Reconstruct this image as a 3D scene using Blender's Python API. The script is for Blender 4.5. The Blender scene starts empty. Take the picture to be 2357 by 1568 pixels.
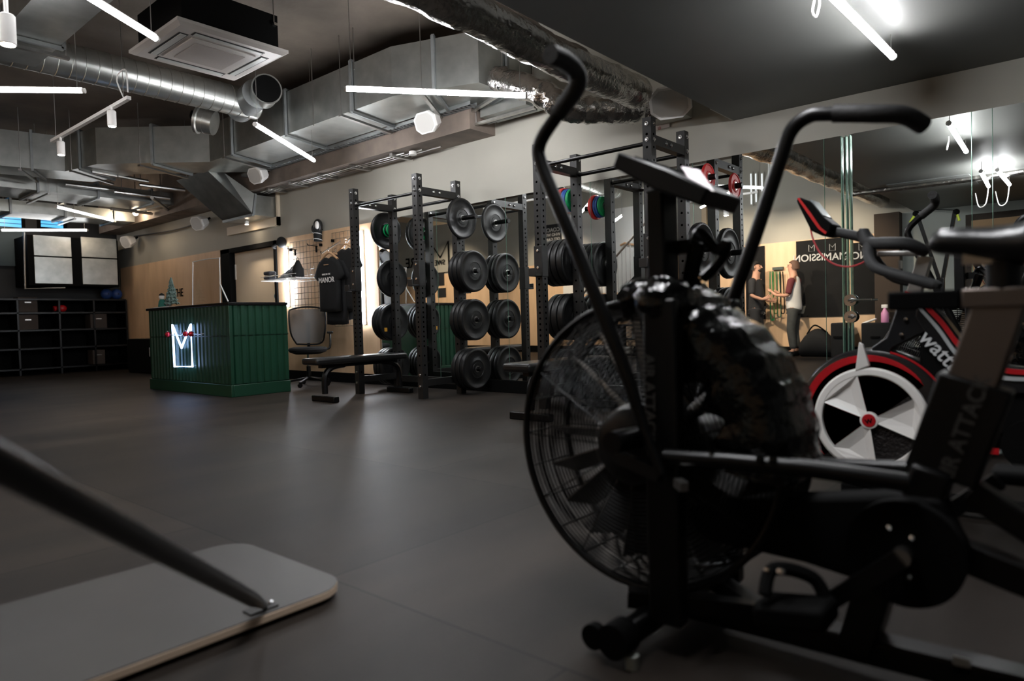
import bpy, math, random
from mathutils import Vector, Matrix
random.seed(7)
PI = math.pi
S = bpy.context.scene
COL = S.collection
# ------------------------------------------------------------------ camera
F, CX, CY, H = 1574.0, 1178.5, 784.0, 0.79
_y = math.radians(40.7); _p = math.atan(46 / F); _r = math.radians(1.57)
_r0 = Vector((math.cos(_y), math.sin(_y), 0))
FW = Vector((-math.sin(_y) * math.cos(_p), math.cos(_y) * math.cos(_p), -math.sin(_p)))
_u0 = _r0.cross(FW)
RT = math.cos(_r) * _r0 - math.sin(_r) * _u0
UP = math.sin(_r) * _r0 + math.cos(_r) * _u0
CAM = Vector((0, 0, H))
cd = bpy.data.cameras.new('camera'); cam = bpy.data.objects.new('camera', cd); COL.objects.link(cam)
M3 = Matrix((RT, UP, -FW)).transposed()
cam.matrix_world = Matrix.Translation(CAM) @ M3.to_4x4()
cd.sensor_width = 36; cd.lens = 36 * F / 2357; cd.clip_start = 0.02; cd.clip_end = 100
cd.dof.use_dof = True; cd.dof.focus_distance = 6.0; cd.dof.aperture_fstop = 1.9
S.camera = cam
# ------------------------------------------------------------------ world, exposure
w = bpy.data.worlds.new('world'); S.world = w; w.use_nodes = True
w.node_tree.nodes['Background'].inputs[0].default_value = (0.55, 0.58, 0.65, 1)
w.node_tree.nodes['Background'].inputs[1].default_value = 0.02
S.view_settings.view_transform = 'Standard'; S.view_settings.look = 'None'
S.view_settings.gamma = 1; S.view_settings.use_curve_mapping = False
S.view_settings.exposure = 1.15
YM = 5.63          # mirror plane
YB = -1.85         # opposite wall
TUBE = 34.0        # strength of the LED tubes

def P(px, py, x=None, y=None, z=None, d=None):
    r = FW + (px - CX) / F * RT - (py - CY) / F * UP
    t = d if d is not None else (x / r.x if x is not None else (y / r.y if y is not None else (z - H) / r.z))
    return CAM + t * r
def PM(px, py, x=None, y=None, z=None):    # a place seen in the mirror, given in the real room
    q = P(px, py, x=x, y=(2 * YM - y) if y is not None else None, z=z)
    return Vector((q.x, 2 * YM - q.y, q.z))

# ------------------------------------------------------------------ materials
MATS = {}
def mat(name, col, rough=.5, metal=0, noise=0, nscale=8, bump=0, bscale=60, emit=None, estr=0, spec=.5, stretch=None, col2=None, coat=0):
    if name in MATS: return MATS[name]
    m = bpy.data.materials.new(name); m.use_nodes = True; nt = m.node_tree; n = nt.nodes; L = nt.links
    b = n['Principled BSDF']; b.inputs['Base Color'].default_value = (*col, 1)
    b.inputs['Roughness'].default_value = rough; b.inputs['Metallic'].default_value = metal
    b.inputs['Specular IOR Level'].default_value = spec; b.inputs['Coat Weight'].default_value = coat
    tc = n.new('ShaderNodeTexCoord'); mp = n.new('ShaderNodeMapping'); L.new(tc.outputs['Object'], mp.inputs[0])
    if stretch: mp.inputs['Scale'].default_value = stretch
    if noise or col2:
        t = n.new('ShaderNodeTexNoise'); t.inputs['Scale'].default_value = nscale; t.inputs['Detail'].default_value = 6
        L.new(mp.outputs[0], t.inputs['Vector'])
        cr = n.new('ShaderNodeValToRGB')
        c2 = col2 if col2 else tuple(c * (1 - noise) for c in col)
        cr.color_ramp.elements[0].position = .3; cr.color_ramp.elements[1].position = .7
        cr.color_ramp.elements[0].color = (*c2, 1); cr.color_ramp.elements[1].color = (*col, 1)
        L.new(t.outputs['Fac'], cr.inputs[0]); L.new(cr.outputs[0], b.inputs['Base Color'])
    if bump:
        t2 = n.new('ShaderNodeTexNoise'); t2.inputs['Scale'].default_value = bscale; t2.inputs['Detail'].default_value = 4
        L.new(mp.outputs[0], t2.inputs['Vector'])
        bp = n.new('ShaderNodeBump'); bp.inputs['Strength'].default_value = bump; bp.inputs['Distance'].default_value = .01
        L.new(t2.outputs['Fac'], bp.inputs['Height']); L.new(bp.outputs[0], b.inputs['Normal'])
    if emit:
        b.inputs['Emission Color'].default_value = (*emit, 1); b.inputs['Emission Strength'].default_value = estr
    MATS[name] = m; return m
black = mat('black_powder', (.003, .003, .0032), .34, spec=.32, noise=.3, nscale=5)
blackm = mat('black_matt', (.002, .002, .002), .8, spec=.12)
rackm = mat('rack_paint', (.013, .0127, .0125), .42, spec=.4, noise=.3, nscale=3, bump=.05, bscale=200)
rubber = mat('plate_rubber', (.007, .0072, .0075), .42, spec=.38, noise=.35, nscale=14, bump=.1, bscale=150)
hole = mat('hole', (.001, .001, .001), 1, spec=0)
chrome = mat('chrome', (.75, .75, .76), .16, 1)
steel = mat('brushed_steel', (.50, .49, .47), .33, 1, noise=.15, nscale=20, bump=.05)
galv = mat('galvanised', (.50, .515, .49), .34, .9, noise=.25, nscale=6, bump=.08, bscale=25)
galvs = mat('galvanised_dull', (.34, .36, .36), .5, .75, noise=.25, nscale=7)
foil = mat('foil', (.62, .60, .57), .2, 1, bump=1.0, bscale=26, noise=.3, nscale=10)
concrete = mat('concrete', (.175, .143, .115), .85, noise=.5, nscale=1.3, bump=.25, bscale=20)
conbeam = mat('concrete_beam', (.25, .20, .165), .85, noise=.4, nscale=3.5, bump=.25, bscale=20)
soffitm = mat('soffit_paint', (.105, .107, .10), .5, noise=.1, nscale=2)
wallp = mat('wall_paint', (.43, .415, .36), .75, noise=.08, nscale=1.5, bump=.03, bscale=90)
wallg = mat('wall_sage', (.42, .45, .42), .8, noise=.06, nscale=1.5)
ply = mat('plywood', (.82, .57, .36), .5, noise=.0, nscale=2.4, stretch=(3, 3, .6), col2=(.70, .47, .28))
plye = mat('ply_edge', (.62, .47, .34), .6, noise=.3, nscale=30, stretch=(.2, .2, 8))
white = mat('white_plastic', (.88, .86, .83), .4)
offw = mat('cassette_white', (.52, .49, .46), .45)
cream = mat('cream_paint', (.80, .68, .52), .5, noise=.05, nscale=3)
green = mat('green_corrugated', (.006, .048, .024), .40, noise=.2, nscale=4)
board = mat('board_grey', (.068, .065, .061), .5, noise=.12, nscale=4, bump=.05, bscale=200)
fabricb = mat('black_cloth', (.006, .0062, .007), .9, noise=.3, nscale=10)
red = mat('red_paint', (.45, .006, .012), .4)
redp = mat('red_rubber', (.62, .03, .03), .45, noise=.2, nscale=30)
bluep = mat('blue_rubber', (.03, .10, .36), .45, noise=.2, nscale=30)
greenp = mat('green_rubber', (.0, .26, .08), .45, noise=.2, nscale=30)
skin = mat('skin', (.50, .27, .18), .6, noise=.1, nscale=12)
glowt = mat('led_tube', (1, 1, 1), .5, emit=(.90, .95, 1.0), estr=TUBE)
def led(k): return mat('led_tube_%d' % k, (1, 1, 1), .5, emit=(.97, .975, 1.0), estr=k)
glowv = mat('led_strip', (1, 1, 1), .5, emit=(.86, .92, 1.0), estr=45)
warm = mat('warm_lamp', (1, 1, 1), .5, emit=(1, .80, .58), estr=60)
neon = mat('neon', (1, 1, 1), .5, emit=(.40, .58, 1.0), estr=4)
bluel = mat('day_window', (.1, .3, .5), .3, emit=(.06, .30, .62), estr=.9)
brightw = mat('bright_pane', (.9, .9, .9), .4, emit=(.85, .92, 1), estr=.5)
chalk = mat('chalkboard', (.006, .006, .0065), .8, spec=.3, noise=.5, nscale=5)
chalkw = mat('chalk', (.55, .55, .54), .9)
woodh = mat('hanger_wood', (.55, .33, .18), .5)
wrapm = mat('plastic_wrap', (.0015, .0016, .0016), .09, bump=.85, bscale=26, noise=.2)
saddlem = mat('saddle_vinyl', (.010, .010, .010), .3, bump=.08, bscale=80)
lime = mat('lime', (.50, .62, .03), .5)
fanm = mat('fan_blade', (.06, .055, .05), .4, .3)

def glass(name, tint=(1, 1, 1), a=.12, rough=.05):
    m = bpy.data.materials.new(name); m.use_nodes = True; nt = m.node_tree; n = nt.nodes; L = nt.links
    n.remove(n['Principled BSDF'])
    t = n.new('ShaderNodeBsdfTransparent'); t.inputs[0].default_value = (*tint, 1)
    g = n.new('ShaderNodeBsdfGlossy'); g.inputs['Roughness'].default_value = rough
    mx = n.new('ShaderNodeMixShader'); mx.inputs[0].default_value = a
    L.new(t.outputs[0], mx.inputs[1]); L.new(g.outputs[0], mx.inputs[2]); L.new(mx.outputs[0], n['Material Output'].inputs[0])
    return m
acrylic = glass('acrylic', (.97, .96, .95), .10)
mirrorm = bpy.data.materials.new('mirror'); mirrorm.use_nodes = True
_b = mirrorm.node_tree.nodes['Principled BSDF']; _b.inputs['Metallic'].default_value = 1
_b.inputs['Roughness'].default_value = 0.0; _b.inputs['Base Color'].default_value = (.92, .945, .925, 1)
glassedge = mat('glass_edge', (.34, .60, .48), .12, .6)

# rubber tiled floor
floorm = bpy.data.materials.new('rubber_floor'); floorm.use_nodes = True
nt = floorm.node_tree; n = nt.nodes; L = nt.links; b = n['Principled BSDF']
tc = n.new('ShaderNodeTexCoord'); mp = n.new('ShaderNodeMapping'); L.new(tc.outputs['Object'], mp.inputs[0])
br = n.new('ShaderNodeTexBrick'); br.offset = 0.5; br.inputs['Scale'].default_value = 1
br.inputs['Mortar Size'].default_value = .0035; br.inputs['Brick Width'].default_value = 1.83; br.inputs['Row Height'].default_value = 1.22
br.inputs['Color1'].default_value = (.033, .027, .0225, 1); br.inputs['Color2'].default_value = (.019, .016, .0138, 1); br.inputs['Mortar'].default_value = (.003, .003, .003, 1)
L.new(mp.outputs[0], br.inputs['Vector'])
no = n.new('ShaderNodeTexNoise'); no.inputs['Scale'].default_value = 2.2; no.inputs['Detail'].default_value = 8
mp2 = n.new('ShaderNodeMapping'); mp2.inputs['Scale'].default_value = (1, .35, 1); L.new(tc.outputs['Object'], mp2.inputs[0]); L.new(mp2.outputs[0], no.inputs['Vector'])
mx = n.new('ShaderNodeMix'); mx.data_type = 'RGBA'; mx.blend_type = 'MULTIPLY'; mx.inputs[0].default_value = 1
cr = n.new('ShaderNodeValToRGB'); cr.color_ramp.elements[0].position = .3; cr.color_ramp.elements[0].color = (.52, .52, .53, 1); cr.color_ramp.elements[1].position = .7; cr.color_ramp.elements[1].color = (1.35, 1.27, 1.2, 1)
L.new(no.outputs['Fac'], cr.inputs[0]); L.new(br.outputs['Color'], mx.inputs[6]); L.new(cr.outputs[0], mx.inputs[7]); L.new(mx.outputs[2], b.inputs['Base Color'])
b.inputs['Roughness'].default_value = .52; b.inputs['Specular IOR Level'].default_value = .20
n3 = n.new('ShaderNodeTexNoise'); n3.inputs['Scale'].default_value = 220
L.new(tc.outputs['Object'], n3.inputs['Vector'])
bp = n.new('ShaderNodeBump'); bp.inputs['Strength'].default_value = .35; bp.inputs['Distance'].default_value = .003
L.new(n3.outputs['Fac'], bp.inputs['Height']); L.new(bp.outputs[0], b.inputs['Normal'])

# ------------------------------------------------------------------ mesh builder
def wloc(o):
    v = Vector((0, 0, 0))
    while o is not None: v = v + Vector(o.location); o = o.parent
    return v
class G:
    def __init__(s): s.v = []; s.f = []; s.m = []; s.T = None; s.cur = 0
    def add(s, vs, fs):
        k = len(s.v)
        for v in vs:
            v = Vector(v); s.v.append(s.T @ v if s.T else v)
        for f in fs: s.f.append([i + k for i in f]); s.m.append(s.cur)
    def box(s, a, b):
        x0, y0, z0 = [min(a[i], b[i]) for i in range(3)]; x1, y1, z1 = [max(a[i], b[i]) for i in range(3)]
        s.add([(x0, y0, z0), (x1, y0, z0), (x1, y1, z0), (x0, y1, z0), (x0, y0, z1), (x1, y0, z1), (x1, y1, z1), (x0, y1, z1)],
              [(0, 3, 2, 1), (4, 5, 6, 7), (0, 1, 5, 4), (1, 2, 6, 5), (2, 3, 7, 6), (3, 0, 4, 7)]); return s
    def cbox(s, c, sz): return s.box([c[i] - sz[i] / 2 for i in range(3)], [c[i] + sz[i] / 2 for i in range(3)])
    def beam(s, a, b, wd, ht, up=(0, 0, 1)):
        a = Vector(a); b = Vector(b); d = (b - a).normalized(); u = Vector(up)
        r = d.cross(u)
        if r.length < 1e-4: r = d.cross(Vector((0, 1, 0)))
        r.normalize(); u = r.cross(d)
        vs = [p + r * (i * wd / 2) + u * (j * ht / 2) for p in (a, b) for i, j in ((-1, -1), (1, -1), (1, 1), (-1, 1))]
        s.add(vs, [(0, 3, 2, 1), (4, 5, 6, 7), (0, 1, 5, 4), (1, 2, 6, 5), (2, 3, 7, 6), (3, 0, 4, 7)]); return s
    def ring(s, c, d, r, n, ref=None):
        d = Vector(d).normalized(); a = Vector((0, 0, 1)) if abs(d.z) < .9 else Vector((1, 0, 0))
        if ref is not None: a = ref
        x = a.cross(d); x.normalize(); y = d.cross(x)
        return [Vector(c) + x * math.cos(2 * PI * i / n) * r + y * math.sin(2 * PI * i / n) * r for i in range(n)]
    def rings(s, rs, cap=True, closed=False):
        n = len(rs[0]); vs = [v for r in rs for v in r]; fs = []
        m = len(rs)
        for k in range(m if closed else m - 1):
            k2 = (k + 1) % m
            for i in range(n):
                j = (i + 1) % n; fs.append((k * n + i, k * n + j, k2 * n + j, k2 * n + i))
        if cap and not closed: fs.append(tuple(range(n))[::-1]); fs.append(tuple((m - 1) * n + i for i in range(n)))
        s.add(vs, fs); return s
    def cyl(s, a, b, r, r2=None, n=16):
        a = Vector(a); b = Vector(b); return s.rings([s.ring(a, b - a, r, n), s.ring(b, b - a, r if r2 is None else r2, n)])
    def lathe(s, c, d, prof, n=32):      # prof: (distance along d, radius)
        d = Vector(d).normalized(); c = Vector(c)
        return s.rings([s.ring(c + d * h, d, max(r, 1e-4), n) for h, r in prof])
    def tube(s, pts, r, n=10, closed=False):
        pts = [Vector(p) for p in pts]; m = len(pts); rs = []
        rad = r if isinstance(r, (list, tuple)) else [r] * m
        ref = None
        for i, p in enumerate(pts):
            a = pts[(i - 1) % m] if (closed or i > 0) else p; b = pts[(i + 1) % m] if (closed or i < m - 1) else p
            d = (b - a).normalized()
            if ref is None: ref = Vector((0, 0, 1)) if abs(d.z) < .9 else Vector((1, 0, 0))
            x = ref - d * ref.dot(d); x.normalize(); ref = x; y = d.cross(x)
            rs.append([p + (x * math.cos(2 * PI * k / n) + y * math.sin(2 * PI * k / n)) * rad[i] for k in range(n)])
        return s.rings(rs, closed=closed)
    def prism(s, poly, y0, y1, ax='y'):   # poly of (a,b) pairs; extruded along ax
        def V(a, b, c):
            return (a, c, b) if ax == 'y' else ((c, a, b) if ax == 'x' else (a, b, c))
        n = len(poly)
        s.add([V(a, b, y0) for a, b in poly] + [V(a, b, y1) for a, b in poly],
              [tuple(range(n)), tuple(range(2 * n - 1, n - 1, -1))] + [(i, i + n, (i + 1) % n + n, (i + 1) % n) for i in range(n)]); return s
    def sphere(s, c, r, n=16, sq=(1, 1, 1)):
        c = Vector(c); m = n // 2; rs = []
        for k in range(m + 1):
            t = PI * k / m; rr = max(math.sin(t), 1e-3)
            rs.append([c + Vector((math.cos(2 * PI * i / n) * rr * r * sq[0], math.sin(2 * PI * i / n) * rr * r * sq[1], -math.cos(t) * r * sq[2])) for i in range(n)])
        return s.rings(rs)
    def torus(s, c, d, R, r, n=48, k=6):
        c = Vector(c); rr = s.ring(c, d, R, n); return s.tube(rr, r, k, closed=True)
    def quad(s, a, b, c, d): s.add([a, b, c, d], [(0, 1, 2, 3)]); return s
    def build(s, name, mats, parent=None, bevel=0, sm=35, label=None, seg=2):
        o_ = wloc(parent) if parent else Vector((0, 0, 0))
        me = bpy.data.meshes.new(name); me.from_pydata([v - o_ for v in s.v], [], s.f)
        mats = mats if isinstance(mats, (list, tuple)) else [mats]
        for m in mats: me.materials.append(m)
        for p, k in zip(me.polygons, s.m): p.material_index = k
        me.update(); me.validate()
        import bmesh
        bm = bmesh.new(); bm.from_mesh(me); bmesh.ops.recalc_face_normals(bm, faces=bm.faces); bm.to_mesh(me); bm.free()
        if sm:
            me.shade_smooth(); me.set_sharp_from_angle(angle=math.radians(sm))
        o = bpy.data.objects.new(name, me); COL.objects.link(o)
        if parent: o.parent = parent
        if bevel:
            md = o.modifiers.new('bevel', 'BEVEL'); md.width = bevel; md.segments = seg; md.limit_method = 'ANGLE'
        if label: o['label'] = label
        return o
def tag(o, label, cat, group=None, kind=None):
    o['label'] = label; o['category'] = cat
    if group: o['group'] = group
    if kind: o['kind'] = kind
    return o
def thing(name, label, cat, loc=(0, 0, 0), group=None):
    o = bpy.data.objects.new(name, None); COL.objects.link(o); o.location = loc; o.empty_display_size = .1
    return tag(o, label, cat, group)
def struct(name, g, m, **k):
    o = g.build(name, m, **k); o['kind'] = 'structure'; return o
def copy_tree(o, parent=None):
    kids = [c for c in bpy.data.objects if c.parent == o]
    c = o.copy(); COL.objects.link(c); c.parent = parent
    for k in kids: copy_tree(k, c)
    return c
def arc(c, r, a0, a1, n, y=None):     # points of an arc in the XZ plane at depth y
    return [Vector((c[0] + r * math.cos(a0 + (a1 - a0) * i / n), y, c[1] + r * math.sin(a0 + (a1 - a0) * i / n))) for i in range(n + 1)]
def smooth(pts, k=6):                 # catmull-rom
    pts = [Vector(p) for p in pts]; out = []
    for i in range(len(pts) - 1):
        p0 = pts[max(i - 1, 0)]; p1 = pts[i]; p2 = pts[i + 1]; p3 = pts[min(i + 2, len(pts) - 1)]
        for j in range(k):
            t = j / k
            out.append(.5 * ((2 * p1) + (p2 - p0) * t + (2 * p0 - 5 * p1 + 4 * p2 - p3) * t * t + (3 * p1 - p0 - 3 * p2 + p3) * t ** 3))
    out.append(pts[-1]); return out
def text(name, s, size, m, org, xd, yd, parent=None, depth=.002, align='CENTER'):
    cu = bpy.data.curves.new('t', 'FONT'); cu.body = s; cu.size = size; cu.extrude = depth; cu.align_x = align; cu.align_y = 'CENTER'
    cu.offset = size * .012
    t = bpy.data.objects.new('t', cu); COL.objects.link(t)
    dg = bpy.context.evaluated_depsgraph_get(); me = bpy.data.meshes.new_from_object(t.evaluated_get(dg))
    bpy.data.objects.remove(t); me.materials.clear(); me.materials.append(m)
    xd = Vector(xd).normalized(); yd = Vector(yd).normalized(); zd = xd.cross(yd)
    off = wloc(parent) if parent else Vector((0, 0, 0))
    for v in me.vertices:
        v.co = Vector(org) - off + xd * v.co.x + yd * v.co.y + zd * v.co.z
    o = bpy.data.objects.new(name, me); COL.objects.link(o)
    if parent: o.parent = parent
    return o
# ================================================================== THE SETTING
XL, XR, ZC = -15.9, 2.6, 3.85
struct('floor', G().box((XL - .2, YB - .2, -.1), (XR + .2, 5.9, 0)), floorm)
struct('ceiling', G().box((XL - .2, YB - .2, ZC), (-2.33, 5.9, ZC + .15)), concrete)
struct('trim_1', G().box((-2.33, YB - .2, 2.42), (XR + .2, 5.65, ZC + .15)), soffitm)['label'] = 'lowered dark painted ceiling'
# mirror wall with a door opening
dx0, dx1, dz1 = -11.26, -9.52, 2.11
g = G(); g.box((XL, 5.65, 0), (dx0, 5.85, ZC)); g.box((dx1, 5.65, 0), (XR, 5.85, ZC)); g.box((dx0, 5.65, dz1), (dx1, 5.85, ZC))
struct('wall_right', g, wallp)
struct('wall_far', G().box((XL - .15, YB, 0), (XL, 5.65, ZC)), mat('wall_dark', (.03, .032, .034), .8))
struct('wall_near', G().box((XR, YB, 0), (XR + .15, 5.65, 2.42)), soffitm)
struct('wall_left', G().box((XL, YB - .15, 0), (XR, YB, ZC)), wallp)
struct('baseboard_right', G().box((XL, 5.612, 0), (XR, 5.65, .135)), blackm)
struct('baseboard_left', G().box((XL, YB, 0), (XR, YB + .02, .16)), blackm)
g = G().box((-15.7, 5.625, .135), (dx0 - .005, 5.65, 2.12)); struct('trim_2', g, ply)
g = G().box((dx1 + .005, 5.625, .135), (-7.10, 5.65, 2.12)); struct('trim_3', g, ply)
struct('trim_4', G().box((XL, YB, .16), (-2.9, YB + .018, 2.12)), ply)
struct('trim_5', G().box((-2.9, YB, 0), (-2.52, YB + .25, 2.42)), mat('brown_recess', (.045, .03, .02), .8))
struct('trim_6', G().box((-2.52, YB, 0), (XR, YB + .02, 2.42)), wallg)
struct('trim_7', G().box((-15.7, 5.25, 2.82), (-5.02, 5.65, ZC)), conbeam)
struct('trim_8', G().box((-2.34, 5.2, 2.42), (-2.33, 5.65, ZC)), wallp)
# door
fr = G(); fr.box((dx0, 5.60, 0), (dx0 + .30, 5.74, dz1)); fr.box((dx1 - .06, 5.60, 0), (dx1, 5.74, dz1)); fr.box((dx0, 5.60, dz1 - .07), (dx1, 5.74, dz1))
d1 = struct('door_1', fr, blackm)
dl = G().box((dx0 + .30, 5.70, .01), (dx1 - .06, 5.74, dz1 - .07)).build('door_leaf', cream, d1)
G().cyl((-9.72, 5.70, 1.27), (-9.72, 5.695, 1.27), .045, n=20).build('sign_disc', mat('blue_sign', (.02, .12, .2), .5), dl)
G().box((-9.75, 5.69, .93), (-9.63, 5.70, 1.12)).build('push_plate', black, dl)
G().box((-10.98, 5.69, 1.6), (-10.93, 5.702, 1.85)).build('hinge', white, dl)
# windows on the end wall
for k, (a, b_) in enumerate((((0, 462), (50, 526)), ((92, 478), (146, 526)))):
    p = P(*a, x=XL + .02); q = P(*b_, x=XL + .02)
    y0 = p.y - (1.6 if k == 0 else 0)
    wf = G(); wf.box((XL, y0 - .06, q.z - .06), (XL + .03, q.y + .06, q.z)); wf.box((XL, y0 - .06, p.z), (XL + .03, q.y + .06, p.z + .06))
    wf.box((XL, y0 - .06, q.z), (XL + .03, y0, p.z)); wf.box((XL, q.y, q.z), (XL + .03, q.y + .06, p.z))
    o = struct('window_%d' % (k + 1), wf, blackm)
    G().box((XL, y0, q.z), (XL + .012, q.y, p.z)).build('pane', bluel, o)
    mu = G()
    for j in range(1, 6):
        z = q.z + (p.z - q.z) * j / 6; mu.box((XL + .012, y0, z - .006), (XL + .02, q.y, z + .006))
    mu.build('louvre', mat('louvre', (.02, .06, .1), .6), o)
# ================================================================== MIRRORS
ms = [-7.068, -5.977, -4.884, -3.78, -2.70, -1.612, -1.487]
lab = ['mirror panel beside the plywood retail wall, behind the left rack', 'mirror panel behind the left rack posts with black weight plates',
       'mirror panel in the gap between the two squat racks', 'mirror panel behind the right rack reflecting the staircase', 'mirror panel right of the right rack reflecting the two men',
       'narrow mirror strip left of the green glass edge']
def mirror(x0, x1, z0, z1, label, yo=0):
    t = thing('mirror_panel', label, 'mirror', ((x0 + x1) / 2, 5.62 + yo, z0), 'wall mirror panels')
    G().box((x0 + .002, YM + yo, z0), (x1 - .002, YM + .006 + yo, z1)).build('mirror_glass', mirrorm, t, sm=0)
    g = G(); g.box((x1 - .0025, YM - .0015 + yo, z0), (x1, YM + .008 + yo, z1)); g.build('glass_edge', glassedge, t, sm=0)
for i in range(6): mirror(ms[i], ms[i + 1], .14, 2.125, lab[i])
mirror(-1.431, -.66, .14, 2.125, 'large mirror panel right of the green glass edge, behind the exercise bike')
mirror(-.66, -.543, .14, 2.125, 'very narrow mirror panel between two bright seams at the right')
mirror(-.543, .6, .14, 2.125, 'rightmost mirror panel behind the black bike saddle')
mirror(-1.480, -1.432, .14, 2.11, 'narrow mirror strip between the upright green glass edges')
g = G()
for x in (-1.487, -1.454, -1.426): g.box((x, 5.605, .14), (x + .007, 5.64, 2.115))
st = tag(g.build('glass_fin', glassedge), 'three upright green glass edges between mirror panels', 'glass')
for z in (P(1969, 729, y=5.58).z, P(1969, 691, y=5.58).z):
    c = thing('barbell', 'small chrome bar end with round collar resting low against glass edge' if z < .80 else 'chrome bar end with round collar sticking out at glass edge above the other', 'barbell', (-1.43, 5.5, z))
    G().lathe((-1.43, 5.60, z), (0, -1, 0), [(0, .045), (.012, .045), (.012, .02), (.05, .02)], 20).build('collar', chrome, c)
    G().cyl((-1.43, 5.53, z), (-1.27 if z > .80 else -1.40, 5.53, z), .008).build('bar', chrome, c)
# ================================================================== DESK
D0 = Vector((-7.51, 3.82, 0)); DW, DD, DH = 2.22, .72, 1.085
desk = thing('reception_desk', 'dark green corrugated reception desk with black top and lit sign', 'desk', (D0.x - DW / 2, D0.y + DD / 2, 0))
def corr(a, b, z0, z1, nrm, pitch=.092, dep=.018):
    a = Vector(a); b = Vector(b); L_ = (b - a).length; d = (b - a) / L_; nrm = Vector(nrm); n_ = round(L_ / pitch); p = L_ / n_
    pts = []
    for i in range(n_):
        for t, h in ((0, 0), (.28, 0), (.40, 1), (.88, 1), (1.0, 0)):
            pts.append(a + d * (i + t) * p + nrm * h * dep)
    g = G(); m_ = len(pts); bk = [a - nrm * .01, b - nrm * .01]
    vs = [q + Vector((0, 0, z0)) for q in pts] + [q + Vector((0, 0, z1)) for q in pts]
    fs = [(i, i + 1, i + 1 + m_, i + m_) for i in range(m_ - 1)]
    g.add(vs, fs); return g
fx0, fx1 = D0.x - DW, D0.x
G().box((fx0, D0.y, 0), (fx1, D0.y + DD, DH - .03)).build('carcass', mat('green_flat', (.005, .035, .018), .4), desk)
zt = .70
for z0, z1 in ((.15, zt - .006), (zt + .006, DH - .035)):
    corr((fx0, D0.y - .002, 0), (fx1, D0.y - .002, 0), z0, z1, (0, -1, 0)).build('front_cladding', green, desk, sm=0)
    corr((fx1 + .002, D0.y, 0), (fx1 + .002, D0.y + DD, 0), z0, z1, (1, 0, 0)).build('side_cladding', green, desk, sm=0)
g = G().box((fx0 - .005, D0.y - .03, 0), (fx1 + .03, D0.y - .001, .14)); g.box((fx1 + .001, D0.y - .001, 0), (fx1 + .03, D0.y + DD, .14))
g.build('kick_board', green, desk, bevel=.006)
G().box((fx1 - .01, D0.y - .028, .14), (fx1 + .028, D0.y + .01, DH - .035)).build('corner_trim', green, desk, bevel=.004)
G().box((fx0 - .02, D0.y - .035, DH - .032), (fx1 + .035, D0.y + DD, DH)).build('countertop', black, desk, bevel=.004)
# neon sign
yN = D0.y - .06
nn = [P(*p, y=yN) for p in ((397, 748), (402, 844), (443, 844), (439, 747), (418, 801))]
sg = thing('neon_sign', 'glowing blue-white crown shaped M sign on desk front', 'sign', (nn[1].x, yN, nn[1].z))
G().tube(nn, .013, 8, closed=True).build('neon_tube', neon, sg)
g = G().box((min(p.x for p in nn) - .03, yN + .018, nn[1].z - .03), (max(p.x for p in nn) + .03, yN + .024, nn[0].z + .03)); g.build('backing_panel', glass('clear_backing', (.93, .96, .97), .02), sg)
g = G()
for p in nn[:4]: g.cyl(p, p + Vector((0, .045, 0)), .004, n=6)
g.build('standoff', steel, sg)
for (a, l) in (((386, 770), 'red bauble hanging at left arm of the lit sign'), ((427, 769), 'red bauble in the notch of the lit sign'), ((440, 769), 'red bauble hanging at right arm of the lit sign')):
    c = P(*a, y=yN - .03); o = thing('bauble', l, 'bauble', c, 'baubles on the lit desk sign')
    G().sphere(c, .034).build('ball', mat('bauble_red', (.5, .02, .03), .15, .6), o); G().cyl(c + Vector((0, 0, .03)), c + Vector((0, 0, .045)), .008, n=8).build('cap', steel, o)
G().tube(smooth([P(384, 770, y=yN - .02), P(410, 772, y=yN - .02), P(430, 768, y=yN - .02), P(455, 770, y=yN - .02), P(470, 768, y=yN + .02)]), .006, 6).build('string_of_tinsel', mat('tinsel', (.5, .6, .7), .3, .8))
tag(bpy.data.objects['string_of_tinsel'], 'thin silver tinsel strung across the lit desk sign', 'tinsel')
# things on the desk
def onD(px, py=700): return P(px, py, y=D0.y + .12)
c = onD(396); c.z = DH
tr = thing('christmas_tree', 'miniature frosted green christmas tree on reception desk', 'tree', c)
g = G(); rnd = random.Random(3)
for k in range(7):
    z = .05 + k * .045; r = .092 * (1 - k / 8.2)
    nn_ = 22; a = g.ring(c + Vector((0, 0, z)), (0, 0, 1), r, nn_); bq = g.ring(c + Vector((0, 0, z + .075)), (0, 0, 1), .008, nn_)
    a = [v + Vector((rnd.uniform(-.008, .008), rnd.uniform(-.008, .008), rnd.uniform(-.012, .01))) + (Vector((0, 0, -.012)) if i % 2 else Vector((0, 0, .008))) for i, v in enumerate(a)]
    g.rings([a, bq])
g.build('foliage', mat('fir', (.20, .26, .25), .8, noise=.0, nscale=60, col2=(.01, .06, .035)), tr, sm=0)
G().cyl(c, c + Vector((0, 0, .06)), .012, n=8).build('trunk', woodh, tr); G().lathe(c, (0, 0, 1), [(0, .04), (.015, .035), (.02, .012)], 16).build('base', woodh, tr)
c = onD(373); c.z = DH
gn = thing('gnome_ornament', 'small white-bearded ornament figure in green beside the little tree', 'ornament', c)
G().lathe(c, (0, 0, 1), [(0, .045), (.03, .05), (.09, .04), (.13, .02)], 14).build('body', mat('gnome_green', (.02, .16, .13), .7), gn)
G().sphere(c + Vector((0, 0, .15)), .036, sq=(1, 1, 1.1)).build('head', white, gn)
G().lathe(c + Vector((0, 0, .17)), (0, 0, 1), [(0, .036), (.02, .03), (.035, .005)], 12).build('hat', fabricb, gn)
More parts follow.
